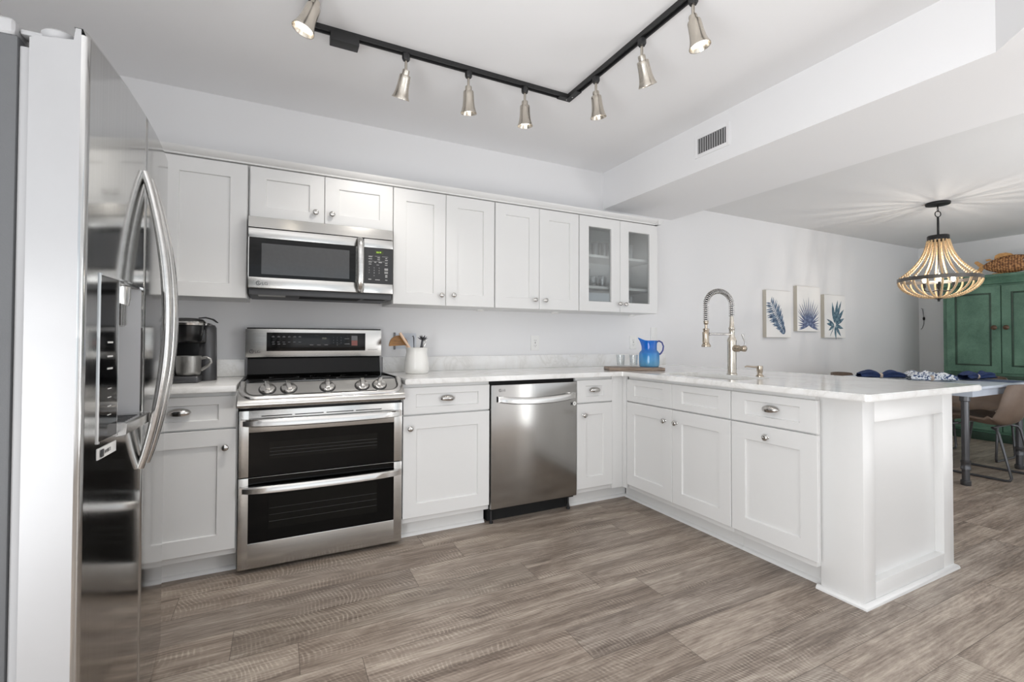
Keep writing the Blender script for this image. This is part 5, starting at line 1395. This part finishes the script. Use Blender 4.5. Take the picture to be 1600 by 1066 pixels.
# ------------------------------------------------------------------ bucket chairs
def chair(label, x, y, rz):
    r = thing('dining_chair', label, 'chair', (x, y, 0), rz, 'brown bucket chairs at the dining table')
    prof = [(0.225, 0.425), (0.205, 0.447), (0.12, 0.452), (0.02, 0.438), (-0.08, 0.43), (-0.15, 0.445), (-0.195, 0.49), (-0.222, 0.56), (-0.242, 0.65), (-0.26, 0.765)]
    wid = [0.19, 0.215, 0.23, 0.232, 0.23, 0.225, 0.222, 0.218, 0.21, 0.165]
    def sh(a, b, off=0.0):
        x_ = b * (len(prof) - 1); i = min(int(x_), len(prof) - 2); f = x_ - i
        # smooth interpolation
        def cr(A):
            p0 = A[max(i - 1, 0)]; p1 = A[i]; p2 = A[i + 1]; p3 = A[min(i + 2, len(A) - 1)]
            return 0.5 * ((2 * p1) + (-p0 + p2) * f + (2 * p0 - 5 * p1 + 4 * p2 - p3) * f * f + (-p0 + 3 * p1 - 3 * p2 + p3) * f ** 3)
        yy = cr([p[0] for p in prof]); zz = cr([p[1] for p in prof]); w_ = cr(wid); u = 2 * a - 1
        s_ = max(0.0, min(1.0, (b - 0.45) / 0.2)); k = abs(u) ** 2.6
        zz += (1 - s_) * 0.055 * k * max(0, min(1, b / 0.25)) + (0.02 * k if s_ > 0 else 0); yy += s_ * 0.075 * k
        if b > 0.93: zz -= 0.03 * abs(u) ** 3 * (b - 0.93) / 0.07
        nrm = Vector((0, 0.35 * s_ - 0.0, 1 - s_)).normalized() if s_ < 1 else Vector((0, 1, 0))
        return Vector((u * w_, yy, zz)) - nrm * off
    mb = MB(60); nu, nv = 19, 34
    A = [sh(i / (nu - 1), j / (nv - 1)) for j in range(nv) for i in range(nu)]; B = [sh(i / (nu - 1), j / (nv - 1), 0.016) for j in range(nv) for i in range(nu)]
    n = nu * nv; F_ = []
    for j in range(nv - 1):
        for i in range(nu - 1):
            q_ = (j * nu + i, j * nu + i + 1, (j + 1) * nu + i + 1, (j + 1) * nu + i); F_.append(q_); F_.append(tuple(n + t_ for t_ in reversed(q_)))
    bd = [i for i in range(nu)] + [j * nu + nu - 1 for j in range(1, nv)] + [(nv - 1) * nu + i for i in range(nu - 2, -1, -1)] + [j * nu for j in range(nv - 2, 0, -1)]
    for i in range(len(bd)): 
        a_, b_ = bd[i], bd[(i + 1) % len(bd)]; F_.append((a_, b_, n + b_, n + a_))
    mb.raw(A + B, F_); mb.build('seat', 'leather', r, world=False)
    for s_ in (-1, 1):
        mb = MB(60); X = s_ * 0.215
        pts = [(s_ * 0.16, -0.09, 0.405), (X * 0.95, -0.13, 0.395), (X, -0.145, 0.37), (X, -0.215, 0.035), (X, -0.205, 0.014), (X, -0.18, 0.0095), (X, 0.17, 0.0095), (X, 0.195, 0.014), (X, 0.205, 0.035), (X, 0.16, 0.375), (X * 0.95, 0.15, 0.405), (s_ * 0.16, 0.12, 0.415)]
        mb.tube(pts, 0.0095, 10); mb.build('leg', 'leg', r, world=False)
    for yy in (-0.10, 0.12):
        mb = MB(60); mb.tube([(-0.17, yy, 0.408), (0.17, yy, 0.408)], 0.0085, 8); mb.build('crossbar', 'leg', r, world=False)
chair('brown leather bucket chair at the near table end, seat tucked under', 5.315, 1.725, 0.0)
chair('brown leather bucket chair on the armoire side of the table', 6.02, 2.035, radians(90))
chair('brown leather bucket chair at the far table end by the wall', 5.42, 2.70, radians(180))
